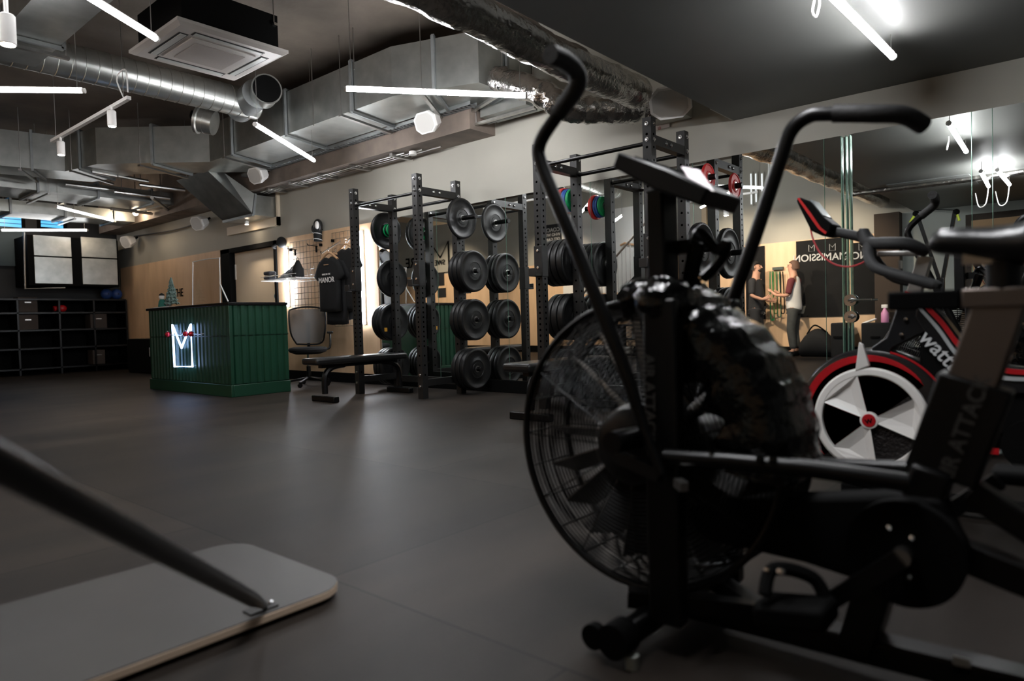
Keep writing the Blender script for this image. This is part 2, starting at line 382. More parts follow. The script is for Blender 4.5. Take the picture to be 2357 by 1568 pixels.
g = G().cbox(onD(385, 0) * 0 + Vector((c.x + .05, c.y, DH + .008)), (.36, .12, .016)); tag(g.build('tray', white), 'flat white tray under the little tree', 'tray')
a = P(343, 706, y=D0.y + .2); a.z = DH; a.x = fx0 + .03
lf = thing('leaflet_stand', 'grey and white printed card propped at desk left end', 'card', a)
T = Matrix.Translation(a) @ Matrix.Rotation(-.15, 4, 'X')
g = G(); g.T = T; g.box((-.02, 0, 0), (.22, .006, .22)); g.build('card', mat('leaf', (.35, .35, .36), .6, nscale=14, col2=(.06, .07, .08)), lf)
g = G(); g.T = T; g.box((.0, .006, 0), (.2, .05, .012)); g.build('foot', white, lf)
# acrylic screen
ys = D0.y + .30
q = [P(443, 700, y=ys), P(444, 603, y=ys), P(505, 594, y=ys), P(507, 697, y=ys)]
zb = DH; q[0].z = zb; q[3].z = zb
sc = thing('acrylic_screen', 'clear acrylic sneeze guard with pale rounded edges on desk', 'screen', (q[0].x, ys, zb))
G().prism([(p.x, p.z) for p in q], ys, ys + .006).build('pane', acrylic, sc, sm=0)
G().tube(smooth([q[0], q[0].lerp(q[1], .9), q[1].lerp(q[2], .08), q[2].lerp(q[1], .08), q[2].lerp(q[3], .1), q[3]], 4), .006, 6).build('edge', mat('edge_white', (.7, .7, .68), .4), sc)
G().tube([P(507, 655, y=ys), P(525, 694, y=ys) * 1], .008, 6).build('brace', mat('edge_white', (.7, .7, .68), .4), sc)
text('lettering', 'THE', .21, blackm, P(411, 675, y=5.62), (1, 0, 0), (0, 0, 1))
tag(bpy.data.objects['lettering'], 'black letters THE on plywood wall behind little tree', 'lettering')
# ================================================================== OFFICE CHAIR
cc = P(712, 888, z=0)
ch = thing('office_chair', 'black mesh-back swivel office chair behind the green desk', 'chair', cc)
def CL(x, y, z): return Vector((cc.x + x, cc.y + y, z))
for k in range(5):
    a = 2 * PI * k / 5 + .3; e = CL(.30 * math.cos(a), .30 * math.sin(a), .06)
    lg = G().beam(CL(0, 0, .11), e, .04, .028).build('leg', black, ch, bevel=.006)
    G().cyl(e + Vector((-.012, 0, -.03)), e + Vector((.012, 0, -.03)), .029).build('castor', black, lg)
G().cyl(CL(0, 0, .08), CL(0, 0, .26), .028).build('gas_cylinder', black, ch); G().cyl(CL(0, 0, .26), CL(0, 0, .42), .017).build('gas_piston', chrome, ch)
# seat faces away from the camera's right; backrest nearest the wall mirror side
G().lathe(CL(0, 0, .42), (0, 0, 1), [(0, .16), (.03, .235), (.06, .25), (.085, .24), (.095, .19)], 28).build('seat', fabricb, ch)
ba = math.radians(-35); bd = Vector((math.cos(ba), math.sin(ba), 0)); bs = Vector((-bd.y, bd.x, 0))
def BK(u, v, o=0): return CL(0, 0, 0) + bs * u + Vector((0, 0, v)) - bd * (.24 + .05 * (v - .5) + o - .10 * (u / .24) ** 2)
pts = [(-.15, .55), (-.22, .70), (-.235, .95), (-.20, 1.02), (0, 1.05), (.20, 1.02), (.235, .95), (.22, .70), (.15, .55)]
G().tube(smooth([BK(u, v) for u, v in pts + [pts[0]]], 5), .012, 8).build('backrest_frame', black, ch)
g = G(); N_ = 10
vs = [BK((-.2 + .4 * i / N_) * (.8 + .35 * min(j / 3, 1)), .56 + .46 * j / N_) for j in range(N_ + 1) for i in range(N_ + 1)]
g.add(vs, [(j * (N_ + 1) + i, j * (N_ + 1) + i + 1, (j + 1) * (N_ + 1) + i + 1, (j + 1) * (N_ + 1) + i) for j in range(N_) for i in range(N_)])
mesh_m = glass('chair_mesh', (.22, .21, .20), .12, .6)
g.build('backrest', mesh_m, ch)
G().tube(smooth([CL(0, 0, .46) - bd * .1, CL(0, 0, .45) - bd * .27, BK(0, .62, .03), BK(0, .85, .02)]), .02, 8).build('back_support', black, ch)
for s_ in (-1, 1):
    ar = G().tube(smooth([CL(0, 0, .48) + bs * .2 * s_, CL(0, 0, .50) + bs * .28 * s_, CL(0, 0, .68) + bs * .29 * s_ - bd * .03]), .014, 8).build('armrest', black, ch)
    G().beam(CL(0, 0, .70) + bs * .29 * s_ - bd * .14, CL(0, 0, .70) + bs * .29 * s_ + bd * .12, .08, .03).build('arm_pad', black, ar, bevel=.01)
# ================================================================== RETAIL WALL
for (x, z0, z1, l) in ((-9.215, 1.10, 1.97, 'upright white LED strip beside the door and black cap'), (-7.39, .80, 2.02, 'tall upright white LED strip behind the left rack post')):
    t = thing('led_strip', l, 'light', (x, 5.6, z0), 'upright LED strips on the plywood wall')
    G().box((x - .022, 5.575, z0), (x + .022, 5.60, z1)).build('diffuser', glowv, t); G().box((x - .028, 5.60, z0 - .01), (x + .028, 5.625, z1 + .01)).build('housing', white, t)
def grid(x0, x1, z0, z1, label, st=.085):
    t = thing('grid_panel', label, 'grid panel', ((x0 + x1) / 2, 5.6, z0), 'wire grid panels on the retail wall')
    g = G(); n_ = round((x1 - x0) / st)
    for i in range(n_ + 1):
        x = x0 + (x1 - x0) * i / n_; g.box((x - .0025, 5.594, z0), (x + .0025, 5.599, z1))
    n_ = round((z1 - z0) / st)
    for i in range(n_ + 1):
        z = z0 + (z1 - z0) * i / n_; g.box((x0, 5.590, z - .0025), (x1, 5.594, z + .0025))
    g.build('wires', chrome, t, sm=0)
    g = G()
    for x in (x0, x1):
        for z in (z0 + .1, z1 - .1): g.box((x - .012, 5.585, z - .02), (x + .012, 5.626, z + .02))
    g.build('bracket', blackm, t)
grid(-9.10, -8.33, .85, 2.03, 'chrome wire grid with the shoe shelf, beside the door')
grid(-8.04, -7.50, .78, 2.06, 'chrome wire grid behind the hanging black T-shirts')
c = P(648, 558, y=5.55)
cp = thing('cap', 'black cap hung above the short light strip', 'cap', c)
G().sphere(c, .085, sq=(.8, .9, 1)).build('crown', fabricb, cp); G().tube(smooth([c + Vector((-.05, -.05, -.03)), c + Vector((-.11, -.08, -.06)), c + Vector((-.13, -.03, -.075))]), [.02] * 13, 8).build('brim', fabricb, cp)
c = P(731, 530, y=5.565)
gl = thing('boxing_glove', 'black and white boxing glove hung upright on retail wall', 'glove', c)
G().lathe(c + Vector((0, 0, -.155)), (0, 0, 1), [(0, .055), (.05, .058), (.10, .06), (.14, .062), (.17, .075)], 18).build('cuff', fabricb, gl)
G().sphere(c + Vector((.01, 0, .06)), .085, sq=(.95, .7, 1.15)).build('mitt', saddlem, gl)
G().sphere(c + Vector((.045, -.035, .06)), .06, sq=(.6, .55, 1.0)).build('palm_patch', white, gl)
g = G(); [g.torus(c + Vector((0, 0, z)), (0, .2, 1), .062, .004, 20, 5) for z in (-.135, -.055, .0)]; g.build('piping', white, gl)
G().sphere(c + Vector((-.06, -.03, .02)), .035, sq=(.8, .8, 1.6)).build('thumb', saddlem, gl)
# shelf with folded goods
sz = P(680, 641, y=5.4).z; sx0, sx1 = -9.35, -8.42
t = thing('wire_shelf', 'white wire shelf on grid holding black gear', 'shelf', (sx0, 5.4, sz))
g = G()
for i in range(9):
    y = 5.25 + .04 * i; g.cyl((sx0, y, sz), (sx1, y, sz), .004, n=6)
for i in range(6):
    x = sx0 + (sx1 - sx0) * i / 5; g.cyl((x, 5.25, sz - .004), (x, 5.59, sz - .004), .004, n=6)
g.build('rack', white, t); G().tube([(sx0, 5.25, sz + .05), (sx1, 5.25, sz + .05)], .004, 6).build('front_rail', white, t)
c = Vector((-9.22, 5.32, sz + .004))
t = thing('folded_gear', 'stack of dark folded wraps on left end of wire shelf', 'wraps', c)
for k in range(2): G().cbox(c + Vector((0, 0, .035 + .065 * k)), (.17, .12, .055)).build('roll', mat('grey_cloth', (.06, .065, .08), .9, noise=.4), t, bevel=.02)
c = Vector((-8.88, 5.42, sz + .002)); rnd = random.Random(5)
g = G(); n1 = 16
rs = []
for k in range(9):
    tt = k / 8; x = c.x - .22 + .46 * tt; hh = .03 + .17 * tt; rs.append([Vector((x + rnd.uniform(-.01, .01), c.y + math.cos(2 * PI * i / n1) * (.05 + .05 * tt) * (1 + rnd.uniform(-.15, .15)), max(c.z, c.z + hh * .5 + math.sin(2 * PI * i / n1) * hh * .55 * (1 + rnd.uniform(-.12, .12))))) for i in range(n1)])
g.rings(rs); t = thing('wrapped_gear', 'crumpled clear plastic bag of grey gear on shelf', 'bag', c)
g.build('bag', mat('film', (.30, .31, .32), .12, .3, bump=1, bscale=20, noise=.0, nscale=16, col2=(.05, .05, .06)), t)
c = Vector((-8.60, 5.40, sz + .002))
t = thing('sports_bag', 'upright black pouch at right end of wire shelf', 'bag', c)
G().lathe(c, (0, 0, 1), [(0, .075), (.03, .085), (.14, .07), (.22, .035), (.25, .02)], 16).build('pouch', fabricb, t); G().torus(c + Vector((0, 0, .265)), (1, 0, 0), .018, .004, 14, 5).build('loop', fabricb, t)
c = P(678, 570, y=5.56)
for k, (px, py) in enumerate(((679, 575), (728, 567))):
    c = P(px, py, y=5.57); g = G().cyl(c + Vector((0, .02, 0)), c + Vector((0, -.14, .01)), .006, n=8); g.cyl(c + Vector((0, -.14, .01)), c + Vector((0, -.145, .03)), .006, n=8)
    g.cbox(c + Vector((0, .0, -.04)), (.03, .012, .09)); tag(g.build('display_hook', blackm), 'black hook high on the wire grid above the shelf' if k == 0 else 'black hook on the grid edge below the boxing glove', 'hook')
# waterfall arm and T-shirts
A0 = P(784, 556, y=5.59); A1 = P(740, 584, x=A0.x)
ra = G().tube([A0, A1, A1 + Vector((0, -.01, .03))], .011, 8)
tag(ra.build('waterfall_arm', chrome), 'chrome sloping arm carrying the front black T-shirts', 'rail')
B0 = P(806, 548, y=5.59); B1 = P(793, 570, x=B0.x)
tag(G().tube([B0, B1, B1 + Vector((0, -.01, .03))], .011, 8).build('waterfall_arm', chrome), 'chrome sloping arm carrying the T-shirt nearest the rack', 'rail')
def tshirt(xc, yc, ztop, label, hem=.70, txt=False, m=fabricb, sy=1, hl=None):
    # shirt faces away from the wall (-Y)
    t = thing('t_shirt', label, 't-shirt', (xc, yc, ztop), 'T-shirts hanging on the retail wall')
    half = [(.0, -.025), (.07, .0), (.10, -.012), (.20, -.05), (.255, -.12), (.325, -.24), (.26, -.295), (.215, -.23), (.215, -.45), (.218, -hem), (.11, -hem - .012), (0, -hem - .008)]
    out = [(u * sy, v) for u, v in half] + [(-u * sy, v) for u, v in half[-2:0:-1]]
    g = G(); n_ = len(out)
    f_ = [Vector((xc + u, yc - .016, ztop + v)) for u, v in out]; b_ = [Vector((xc + u, yc + .016, ztop + v)) for u, v in out]
    fi = [Vector((xc + u * .80, yc - .036 - .008 * math.sin(u * 45), ztop - .30 + (v + .30) * .86)) for u, v in out]; bi = [Vector((q.x, yc + .034, q.z)) for q in fi]
    cf = Vector((xc, yc - .040, ztop - .33)); cbk = Vector((xc, yc + .036, ztop - .33))
    I = lambda k, i: k * n_ + i % n_
    fs = []
    for i in range(n_):
        fs += [(I(0, i), I(0, i + 1), I(1, i + 1), I(1, i)), (I(1, i), I(1, i + 1), 4 * n_), (I(0, i), I(2, i), I(2, i + 1), I(0, i + 1)), (I(2, i), I(3, i), I(3, i + 1), I(2, i + 1)), (I(3, i), I(3, i + 1), 4 * n_ + 1)]
    g.add(f_ + fi + b_ + bi + [cf, cbk], fs)
    g.build('shirt_body', m, t, sm=80)
    if txt:
        Y = yc - .052
        text('print', 'MANOR', .095, white, (xc, Y, ztop - .30), (1, 0, 0), (0, 0, 1), t, .001)
        text('print', 'MADE IN THE', .030, white, (xc, Y, ztop - .225), (1, 0, 0), (0, 0, 1), t, .001)
        G().box((xc - .05, yc - .050, ztop - .105), (xc + .05, yc - .046, ztop - .095)).build('neck_label', woodh, t)
    h = thing('hanger', hl, 'hanger', (xc, yc, ztop), 'hangers on the retail wall')
    G().tube(smooth([(xc - .19, yc, ztop - .035), (xc - .08, yc, ztop + .03), (xc, yc, ztop + .055), (xc + .08, yc, ztop + .03), (xc + .19, yc, ztop - .035)]), .015, 8).build('shoulder_bar', woodh, h)
    G().tube(smooth([(xc, yc, ztop + .055), (xc, yc, ztop + .09), (xc - .015, yc, ztop + .115), (xc, yc, ztop + .13), (xc + .015, yc, ztop + .115)]), .003, 6).build('hook', chrome, h)
c = P(757, 592, y=5.22)
tshirt(c.x, 5.22, c.z, 'black T-shirt with white MANOR print, frontmost', txt=True, hl='wooden hanger of the printed black T-shirt')
tshirt(c.x + .02, 5.31, c.z - .01, 'plain dark T-shirt right behind the printed one, hanging lower', hem=.86, m=mat('dark_cloth2', (.008, .008, .009), .9), hl='wooden hanger right behind the frontmost one')
tshirt(c.x + .03, 5.40, c.z + .03, 'grey T-shirt third behind the printed black one', hem=.84, m=mat('grey_shirt', (.10, .105, .11), .9), hl='wooden hanger of the grey T-shirt, third from front')
c = P(796, 572, y=5.33)
tshirt(c.x, 5.33, c.z, 'black T-shirt hanging beside the rack post, right of the rest', hem=.80, hl='wooden hanger beside the rack post, rightmost of all')
# ================================================================== SQUAT RACKS
def rack(x0, x1, label, cat='rack'):
    y0, y1, h = 4.78, 5.34, 2.33; w = .075
    t = thing('squat_rack', label, 'squat rack', ((x0 + x1) / 2, (y0 + y1) / 2, 0), 'squat racks in front of the mirror')
    for x in (x0, x1):
        for y in (y0, y1):
            g = G().box((x - w / 2, y - w / 2, 0), (x + w / 2, y + w / 2, h)); g.cur = 1
            z = .25
            while z < h - .12:
                for nx, ny in ((0, -1), (1, 0)):
                    c = Vector((x + nx * (w / 2 + .0006), y + ny * (w / 2 + .0006), z)); g.add(g.ring(c, (nx, ny, 0), .0105, 10), [tuple(range(10))])
                z += .05 if .5 < z < 1.9 and y == y0 else .1
            u = g.build('upright', [rackm, hole], t, sm=0)
            for z in (h - .05, h - .17):
                for nx, ny in ((0, -1), (1, 0)):
                    c = Vector((x + nx * w / 2, y + ny * w / 2, z)); G().lathe(c, (nx, ny, 0), [(0, .017), (.006, .017), (.006, .011), (.014, .010), (.015, .001)], 12).build('bolt', chrome, u)
            if y == y0:
                for z in (.13, .25):
                    c = Vector((x, y - w / 2, z)); G().lathe(c, (0, -1, 0), [(0, .016), (.006, .016), (.006, .010), (.014, .009), (.015, .001)], 12).build('bolt', chrome, u)
    for x in (x0, x1):
        G().box((x - w / 2 + .002, y0 + w / 2, h - .205), (x + w / 2 - .002, y1 - w / 2, h - .13)).build('side_beam', rackm, t)
        G().box((x - .03, y0 + w / 2, .13), (x + .03, y1 - w / 2, .20)).build('base_beam', rackm, t)
        for yy in (.35, .5):
            c = Vector((x + w / 2, y0 + (y1 - y0) * yy, h - .168)); G().lathe(c, (1, 0, 0), [(0, .016), (.006, .016), (.012, .009), (.013, .001)], 12).build('bolt', chrome, t)
    G().cyl((x0, y0, h - .19), (x1, y0, h - .19), .016).build('pull_up_bar', black, t)
    G().cyl((x0, y1, h - .19), (x1, y1, h - .19), .018).build('pull_up_bar', black, t)
    G().box((x0 + w / 2, y1 - .03, .10), (x1 - w / 2, y1 + .03, .17)).build('base_beam', rackm, t)
    for x in (x0, x1):
        s_ = 1 if x == x0 else -1; z = 1.28
        g = G().box((x - w / 2 - .008, y0 - w / 2 - .008, z - .11), (x + w / 2 + .008, y0 + w / 2 + .002, z + .16)); g.box((x - w / 2, y0 - w / 2 - .09, z - .11), (x + w / 2, y0 - w / 2 - .005, z - .09)); g.box((x - w / 2, y0 - w / 2 - .10, z - .11), (x + w / 2, y0 - w / 2 - .085, z - .04))
        jh = g.build('j_hook', rackm, t, bevel=.003)
        for zz in (z - .03, z + .12): G().lathe((x, y0 - w / 2 - .008, zz), (0, -1, 0), [(0, .013), (.008, .012), (.009, .001)], 12).build('bolt', chrome, jh)
    return t
def peg(t, x, y, z, s, L=.27):
    g = G().cyl((x + s * .037, y, z), (x + s * L, y, z), .025); g.lathe((x + s * L, y, z), (s, 0, 0), [(0, .025), (.004, .027), (.008, .024), (.009, .001)], 16); g.build('storage_peg', black, t)
    G().lathe((x + s * .037, y, z), (s, 0, 0), [(0, .04), (.008, .04), (.009, .026)], 16).build('peg_flange', chrome, t)
_pl = {}
def plate(x, y, z, s, r, th, m, label, group):
    key = (round(r, 3), round(th, 3), m.name)
    if key not in _pl:
        pr = [(0, .026), (0, r * .30), (.004, r * .31), (.004, r * .42), (0, r * .43), (0, r * .44), (.007, r * .50), (.007, r * .84), (.0, r * .88), (0, r * .93), (.006, r * .985), (.014, r),
              (th - .014, r), (th - .006, r * .985), (th, r * .93), (th, r * .88), (th - .007, r * .84), (th - .007, r * .50), (th, r * .44), (th, r * .43), (th - .004, r * .42), (th - .004, r * .31), (th, r * .30), (th, .026)]
        g = G(); g.lathe((0, 0, 0), (1, 0, 0), pr + [], 48)
        o = g.build('weight_plate', m, sm=40); _pl[key] = o; first = True
        rg = G().lathe((0, 0, 0), (1, 0, 0), [(-.001, .0255), (-.001, .036), (th + .001, .036), (th + .001, .0255)], 20).build('hub_ring', steel, o)
    else: o = copy_tree(_pl[key])
    o.location = (x, y, z)
    tag(o, label, 'weight plate', group); return o
levels = [1.92, 1.335, .81, .275]
lname = ['top peg', 'second peg', 'third peg', 'lowest peg']
def stack(t, rn, side, x, s, li, specs, grp, st=.045):
    z = levels[li]; y = 5.36; peg(t, x, y, z, s, max(.27, .09 + sum(q[1] + .004 for q in specs) + st - .045)); pos = st
    for k, (r, th, m, cn) in enumerate(specs):
        x0 = x + s * pos if s > 0 else x - pos - th
        side_ = side
        if len(specs) == 1: pn = ', the only plate there'
        elif k == 0: pn = ', nearest the post'
        elif k == len(specs) - 1: pn = ', outermost'
        else: pn = (', second from the post', ', third from the post')[k - 1]
        plate(x0, y, z - .0 if r > .15 else z, s, r, th, m, '%s plate, %s of %s %s side%s' % (cn, lname[li], rn, side, pn), grp)
        pos += th + .004
R1 = rack(-6.425, -5.35, 'black steel squat rack nearer the reception desk, flat bench inside')
R2 = rack(-3.745, -2.65, 'black steel squat rack behind the fan bike, coloured plates on pegs')
B = ('black'); t7 = .064
big = lambda n_, th=t7: [(.225, th, rubber, B)] * n_
stack(R1, 'left rack', 'right', -5.35, 1, 0, [(.225, .035, rubber, 'thin black')], 'plates on the left rack')
for li in (1, 2, 3): stack(R1, 'left rack', 'right', -5.35, 1, li, big(3, .062), 'plates on the left rack')
stack(R1, 'left rack', 'left', -6.425, -1, 0, [(.08, .022, greenp, 'small green'), (.07, .03, rubber, 'small black'), (.08, .022, greenp, 'small green'), (.225, .05, rubber, B)], 'plates on the left rack')
stack(R1, 'left rack', 'left', -6.425, -1, 1, big(1, .05), 'plates on the left rack')
stack(R1, 'left rack', 'left', -6.425, -1, 2, big(3, .055), 'plates on the left rack')
stack(R1, 'left rack', 'left', -6.425, -1, 3, big(3, .055), 'plates on the left rack')
o = G().box((-6.478, 5.20, .70), (-6.472, 5.24, .745)); tag(o.build('sticker', mat('orange_sticker', (.65, .32, .03), .6)), 'small orange sticker on a black plate of the left rack', 'sticker')
stack(R2, 'right rack', 'left', -3.745, -1, 0, [(.105, .03, greenp, 'small green'), (.11, .022, bluep, 'small blue'), (.11, .022, bluep, 'small blue'), (.125, .045, redp, 'small red')], 'plates on the right rack')
stack(R2, 'right rack', 'left', -3.745, -1, 1, big(4, .066), 'plates on the right rack')
stack(R2, 'right rack', 'left', -3.745, -1, 2, big(3, .07), 'plates on the right rack')
stack(R2, 'right rack', 'left', -3.745, -1, 3, big(3, .07), 'plates on the right rack')
stack(R2, 'right rack', 'right', -2.65, 1, 0, [(.115, .026, redp, 'thin red')], 'plates on the right rack', .20)
stack(R2, 'right rack', 'right', -2.65, 1, 1, big(1, .06), 'plates on the right rack', .11)
stack(R2, 'right rack', 'right', -2.65, 1, 2, big(2, .06), 'plates on the right rack')
stack(R2, 'right rack', 'right', -2.65, 1, 3, big(2, .06), 'plates on the right rack')
# ================================================================== BENCHES
def bench(x, y0, y1, label):
    t = thing('flat_bench', label, 'bench', (x, (y0 + y1) / 2, 0), 'flat benches at the racks'); zt = .44
    g = G().box((x - .14, y0 - .18, zt - .05), (x + .14, y1 + .02, zt + .02)); g.build('pad', saddlem, t, bevel=.025, seg=3)
    G().box((x - .03, y0 - .05, zt - .09), (x + .03, y1 - .05, zt - .05)).build('spine', black, t)
    for y, s_ in ((y0, 1), (y1, -1)):
        l = G().tube(smooth([(x, y + s_ * .25, zt - .07), (x, y + s_ * .10, zt - .09), (x, y + s_ * .01, zt - .17), (x, y, .08)]), .032, 8).build('leg', black, t)
        G().box((x - .20, y - .035, 0), (x + .20, y + .035, .06)).build('foot', black, l, bevel=.008)
bench(-6.11, 4.10, 5.10, 'black flat weight bench sticking out of the left rack')
bench(-3.40, 4.16, 5.1, 'black flat weight bench in the right rack, half hidden by fan bike')
# ================================================================== LINEAR LED TUBES
ADDED_SPOTS = []
def tube_light(a, b, label, wires=True, zc=ZC, m=None):
    a = Vector(a); b = Vector(b); d = (b - a).normalized()
    t = thing('linear_light', label, 'light', (a + b) / 2, 'suspended linear LED lights')
    G().tube([a, b], .019, 12).build('diffuser', m or glowt, t)
    g = G().cyl(a, a - d * .02, .021, n=12); g.cyl(b, b + d * .02, .021, n=12); g.beam(a + Vector((0, 0, .022)), b + Vector((0, 0, .022)), .02, .008); g.build('fitting', white, t)
    for p in (a + d * .04, b - d * .04): G().cyl(p + Vector((0, 0, .02)), Vector((p.x, p.y, zc - .002)), .003, n=6).build('suspension_wire', steel, t)
    return t
def ext(a, b, L): a = Vector(a); b = Vector(b); return a + (b - a).normalized() * L
zt_ = 2.72
A_ = P(358, 88, z=zt_); A0_ = P(215, 0, z=zt_); tube_light(A_, ext(A_, A0_, 1.5), 'near linear LED light slanting out of the top edge over cassette unit', m=led(12))
B_ = P(190, 209, z=zt_); tube_light(B_, ext(B_, P(0, 207, z=zt_), 1.5), 'horizontal linear LED light cut by the left edge above spotlight track', m=led(10))
tube_light(P(588, 287, z=zt_), P(722, 369, z=zt_), 'short-looking slanting linear LED light below the large duct', m=led(50))
tube_light(P(797, 205, z=zt_), P(1208, 221, z=zt_), 'long horizontal linear LED light in front of duct corner', m=led(78))
tube_light(P(130, 476, z=zt_), P(260, 508, z=zt_), 'far slanting linear LED light near the blue windows', m=led(5))
tube_light(P(5, 530, z=zt_), P(200, 530, z=zt_), 'far horizontal linear LED light across the blue window', m=led(5))
G1 = P(2055, 130, z=2.30); G0 = P(1925, 0, z=2.30); tube_light(G1, ext(G1, G0, 1.3), 'linear LED light under lowered dark ceiling at upper right', zc=2.42, m=led(48))
for (x, y, tx, l) in ((-5.6, .35, -5.2, 'added white spotlight aimed at the plywood behind the two men'), (-3.9, .35, -3.7, 'added white spotlight aimed at the chalkboards'), (-9.6, .5, -9.8, 'added white spotlight aimed at the white stairwell wall'), (-13.0, .5, -13.2, 'added white spotlight aimed at the crown logo wall')):  # spotlights added to brighten the opposite wall
    ADDED_SPOTS.append(((x, y, 2.62), (tx - x, YB - y, -1.25), l))
cb = G().tube(smooth([P(1876, -5, z=2.36), P(1870, 25, z=2.30), P(1878, 38, z=2.28), P(1886, 10, z=2.34), P(1884, -20, z=2.40)]), .006, 6).build('cable_loop', white); tag(cb, 'white cable loop hanging from the dark ceiling at the top edge', 'cable')
# lights the mirror shows above the opposite side of the room
for (a, b_, l) in (((2258, 395), (2278, 434), 'linear LED light seen in mirror left of the bright seam'), ((2296, 392), (2326, 428), 'linear LED light seen in mirror right of the bright seam')):
    a = PM(*a, z=2.30); q = PM(*b_, z=2.30); d = (q - a).normalized(); q = a + d * min((q - a).length, 1.2)
    tube_light(a, q, l, zc=2.42, m=led(52))
    g = G().tube(smooth([q, q + Vector((-.02, .1, -.22)), q + Vector((-.1, .02, -.24)), q + Vector((-.16, -.2, -.04))]), .006, 6); tag(g.build('cable_loop', white), 'white cable loop at ' + l, 'cable')
for k, (x, y) in enumerate(((-7.4, -.6), (-4.9, .2))):  # extra tubes out of frame, added to light this side of the room
    tube_light((x - .5, y - .5, 2.72), (x + .55, y + .6, 2.72), 'added linear LED light %s' % ('by the staircase', 'over the chalkboards')[k], m=led(22))
# ================================================================== SPOTS, TRACK, WARM LAMPS
def spot(p, ln, r, label, aim=(0, 0, -1), stem=.08, power=60, par=None, yoke=True):
    p = Vector(p); aim = Vector(aim).normalized()
    t = thing('spotlight', label, 'spotlight', p, 'white spotlights')
    G().lathe(p, -aim, [(0, r * .9), (.004, r), (ln, r), (ln + .008, r * .8)], 20).build('lamp_body', white, t)
    G().lathe(p - aim * .003, aim, [(0, r * .82), (.006, r * .8)], 20).build('lens', warm, t)
    G().cyl(p - aim * ln, p - aim * (ln) + Vector((0, 0, stem)), .011, n=8).build('stem', white, t)
    l = bpy.data.lights.new('spot_lamp', 'SPOT'); l.energy = power; l.spot_size = math.radians(75); l.spot_blend = .6; l.color = (1, .80, .60); l.shadow_soft_size = .03
    o = bpy.data.objects.new('spot_lamp', l); COL.objects.link(o); o.location = p + aim * .02; o.rotation_euler = aim.to_track_quat('-Z', 'Y').to_euler()
for p_, a_, l_ in ADDED_SPOTS:
    spot(p_, .13, .036, l_, aim=a_, stem=1.1, power=95)
T0 = P(120, 325, z=2.78); T1 = P(297, 225, z=2.78)
tk = thing('light_track', 'white ceiling track carrying two white spotlights', 'light track', (T0 + T1) / 2)
G().beam(T0, T1, .035, .03).build('rail', white, tk)
for f_ in (.06, .94): p = T0.lerp(T1, f_); G().cyl(p, (p.x, p.y, ZC), .003, n=6).build('suspension_wire', steel, tk)
G().tube(smooth([T1 + Vector((-.1, 0, .01)), T1 + Vector((-.25, 0, .22)), T1 + Vector((-.05, 0, .25)), T1 + Vector((-.02, 0, .05))]), .006, 6).build('cable', white, tk)
p = P(258, 291, y=T0.y); spot(p, .13, .036, 'white spotlight nearer the middle on ceiling track', stem=max(.03, 2.77 - p.z - .13), power=22)
p = P(141, 357, y=T0.y); spot(p, .13, .036, 'white spotlight at far left end of the ceiling track', stem=max(.03, 2.77 - p.z - .13), power=22)
p = P(18, 103, d=3.6); spot(p, .15, .040, 'large near white spotlight at upper left corner', stem=.12, power=15)
G().beam(p + Vector((-.6, 0, .29)), p + Vector((.5, 0, .29)), .04, .03).build('light_track_short', white); tag(bpy.data.objects['light_track_short'], 'white track above the near corner spotlight', 'light track'); bpy.data.objects['light_track_short'].name = 'light_track'
for (a, l) in (((67, 470), 'bare warm bulb hanging before the blue window'), ((312, 490), 'bare warm bulb hanging below the far pipes')):
    p = P(*a, d=12.5); t = thing('pendant_bulb', l, 'bulb', p, 'warm bulbs in the far ceiling')
    G().sphere(p, .045, sq=(1, 1, 1.15)).build('bulb', warm, t); G().cyl(p + Vector((0, 0, .05)), p + Vector((0, 0, .12)), .02, n=10).build('lamp_holder', black, t); G().cyl(p + Vector((0, 0, .12)), (p.x, p.y, ZC), .004, n=6).build('flex', black, t)
    l_ = bpy.data.lights.new('bulb_lamp', 'POINT'); l_.energy = 1.5; l_.color = (1, .78, .55); l_.shadow_soft_size = .06; o = bpy.data.objects.new('bulb_lamp', l_); COL.objects.link(o); o.location = p - Vector((0, 0, .09))
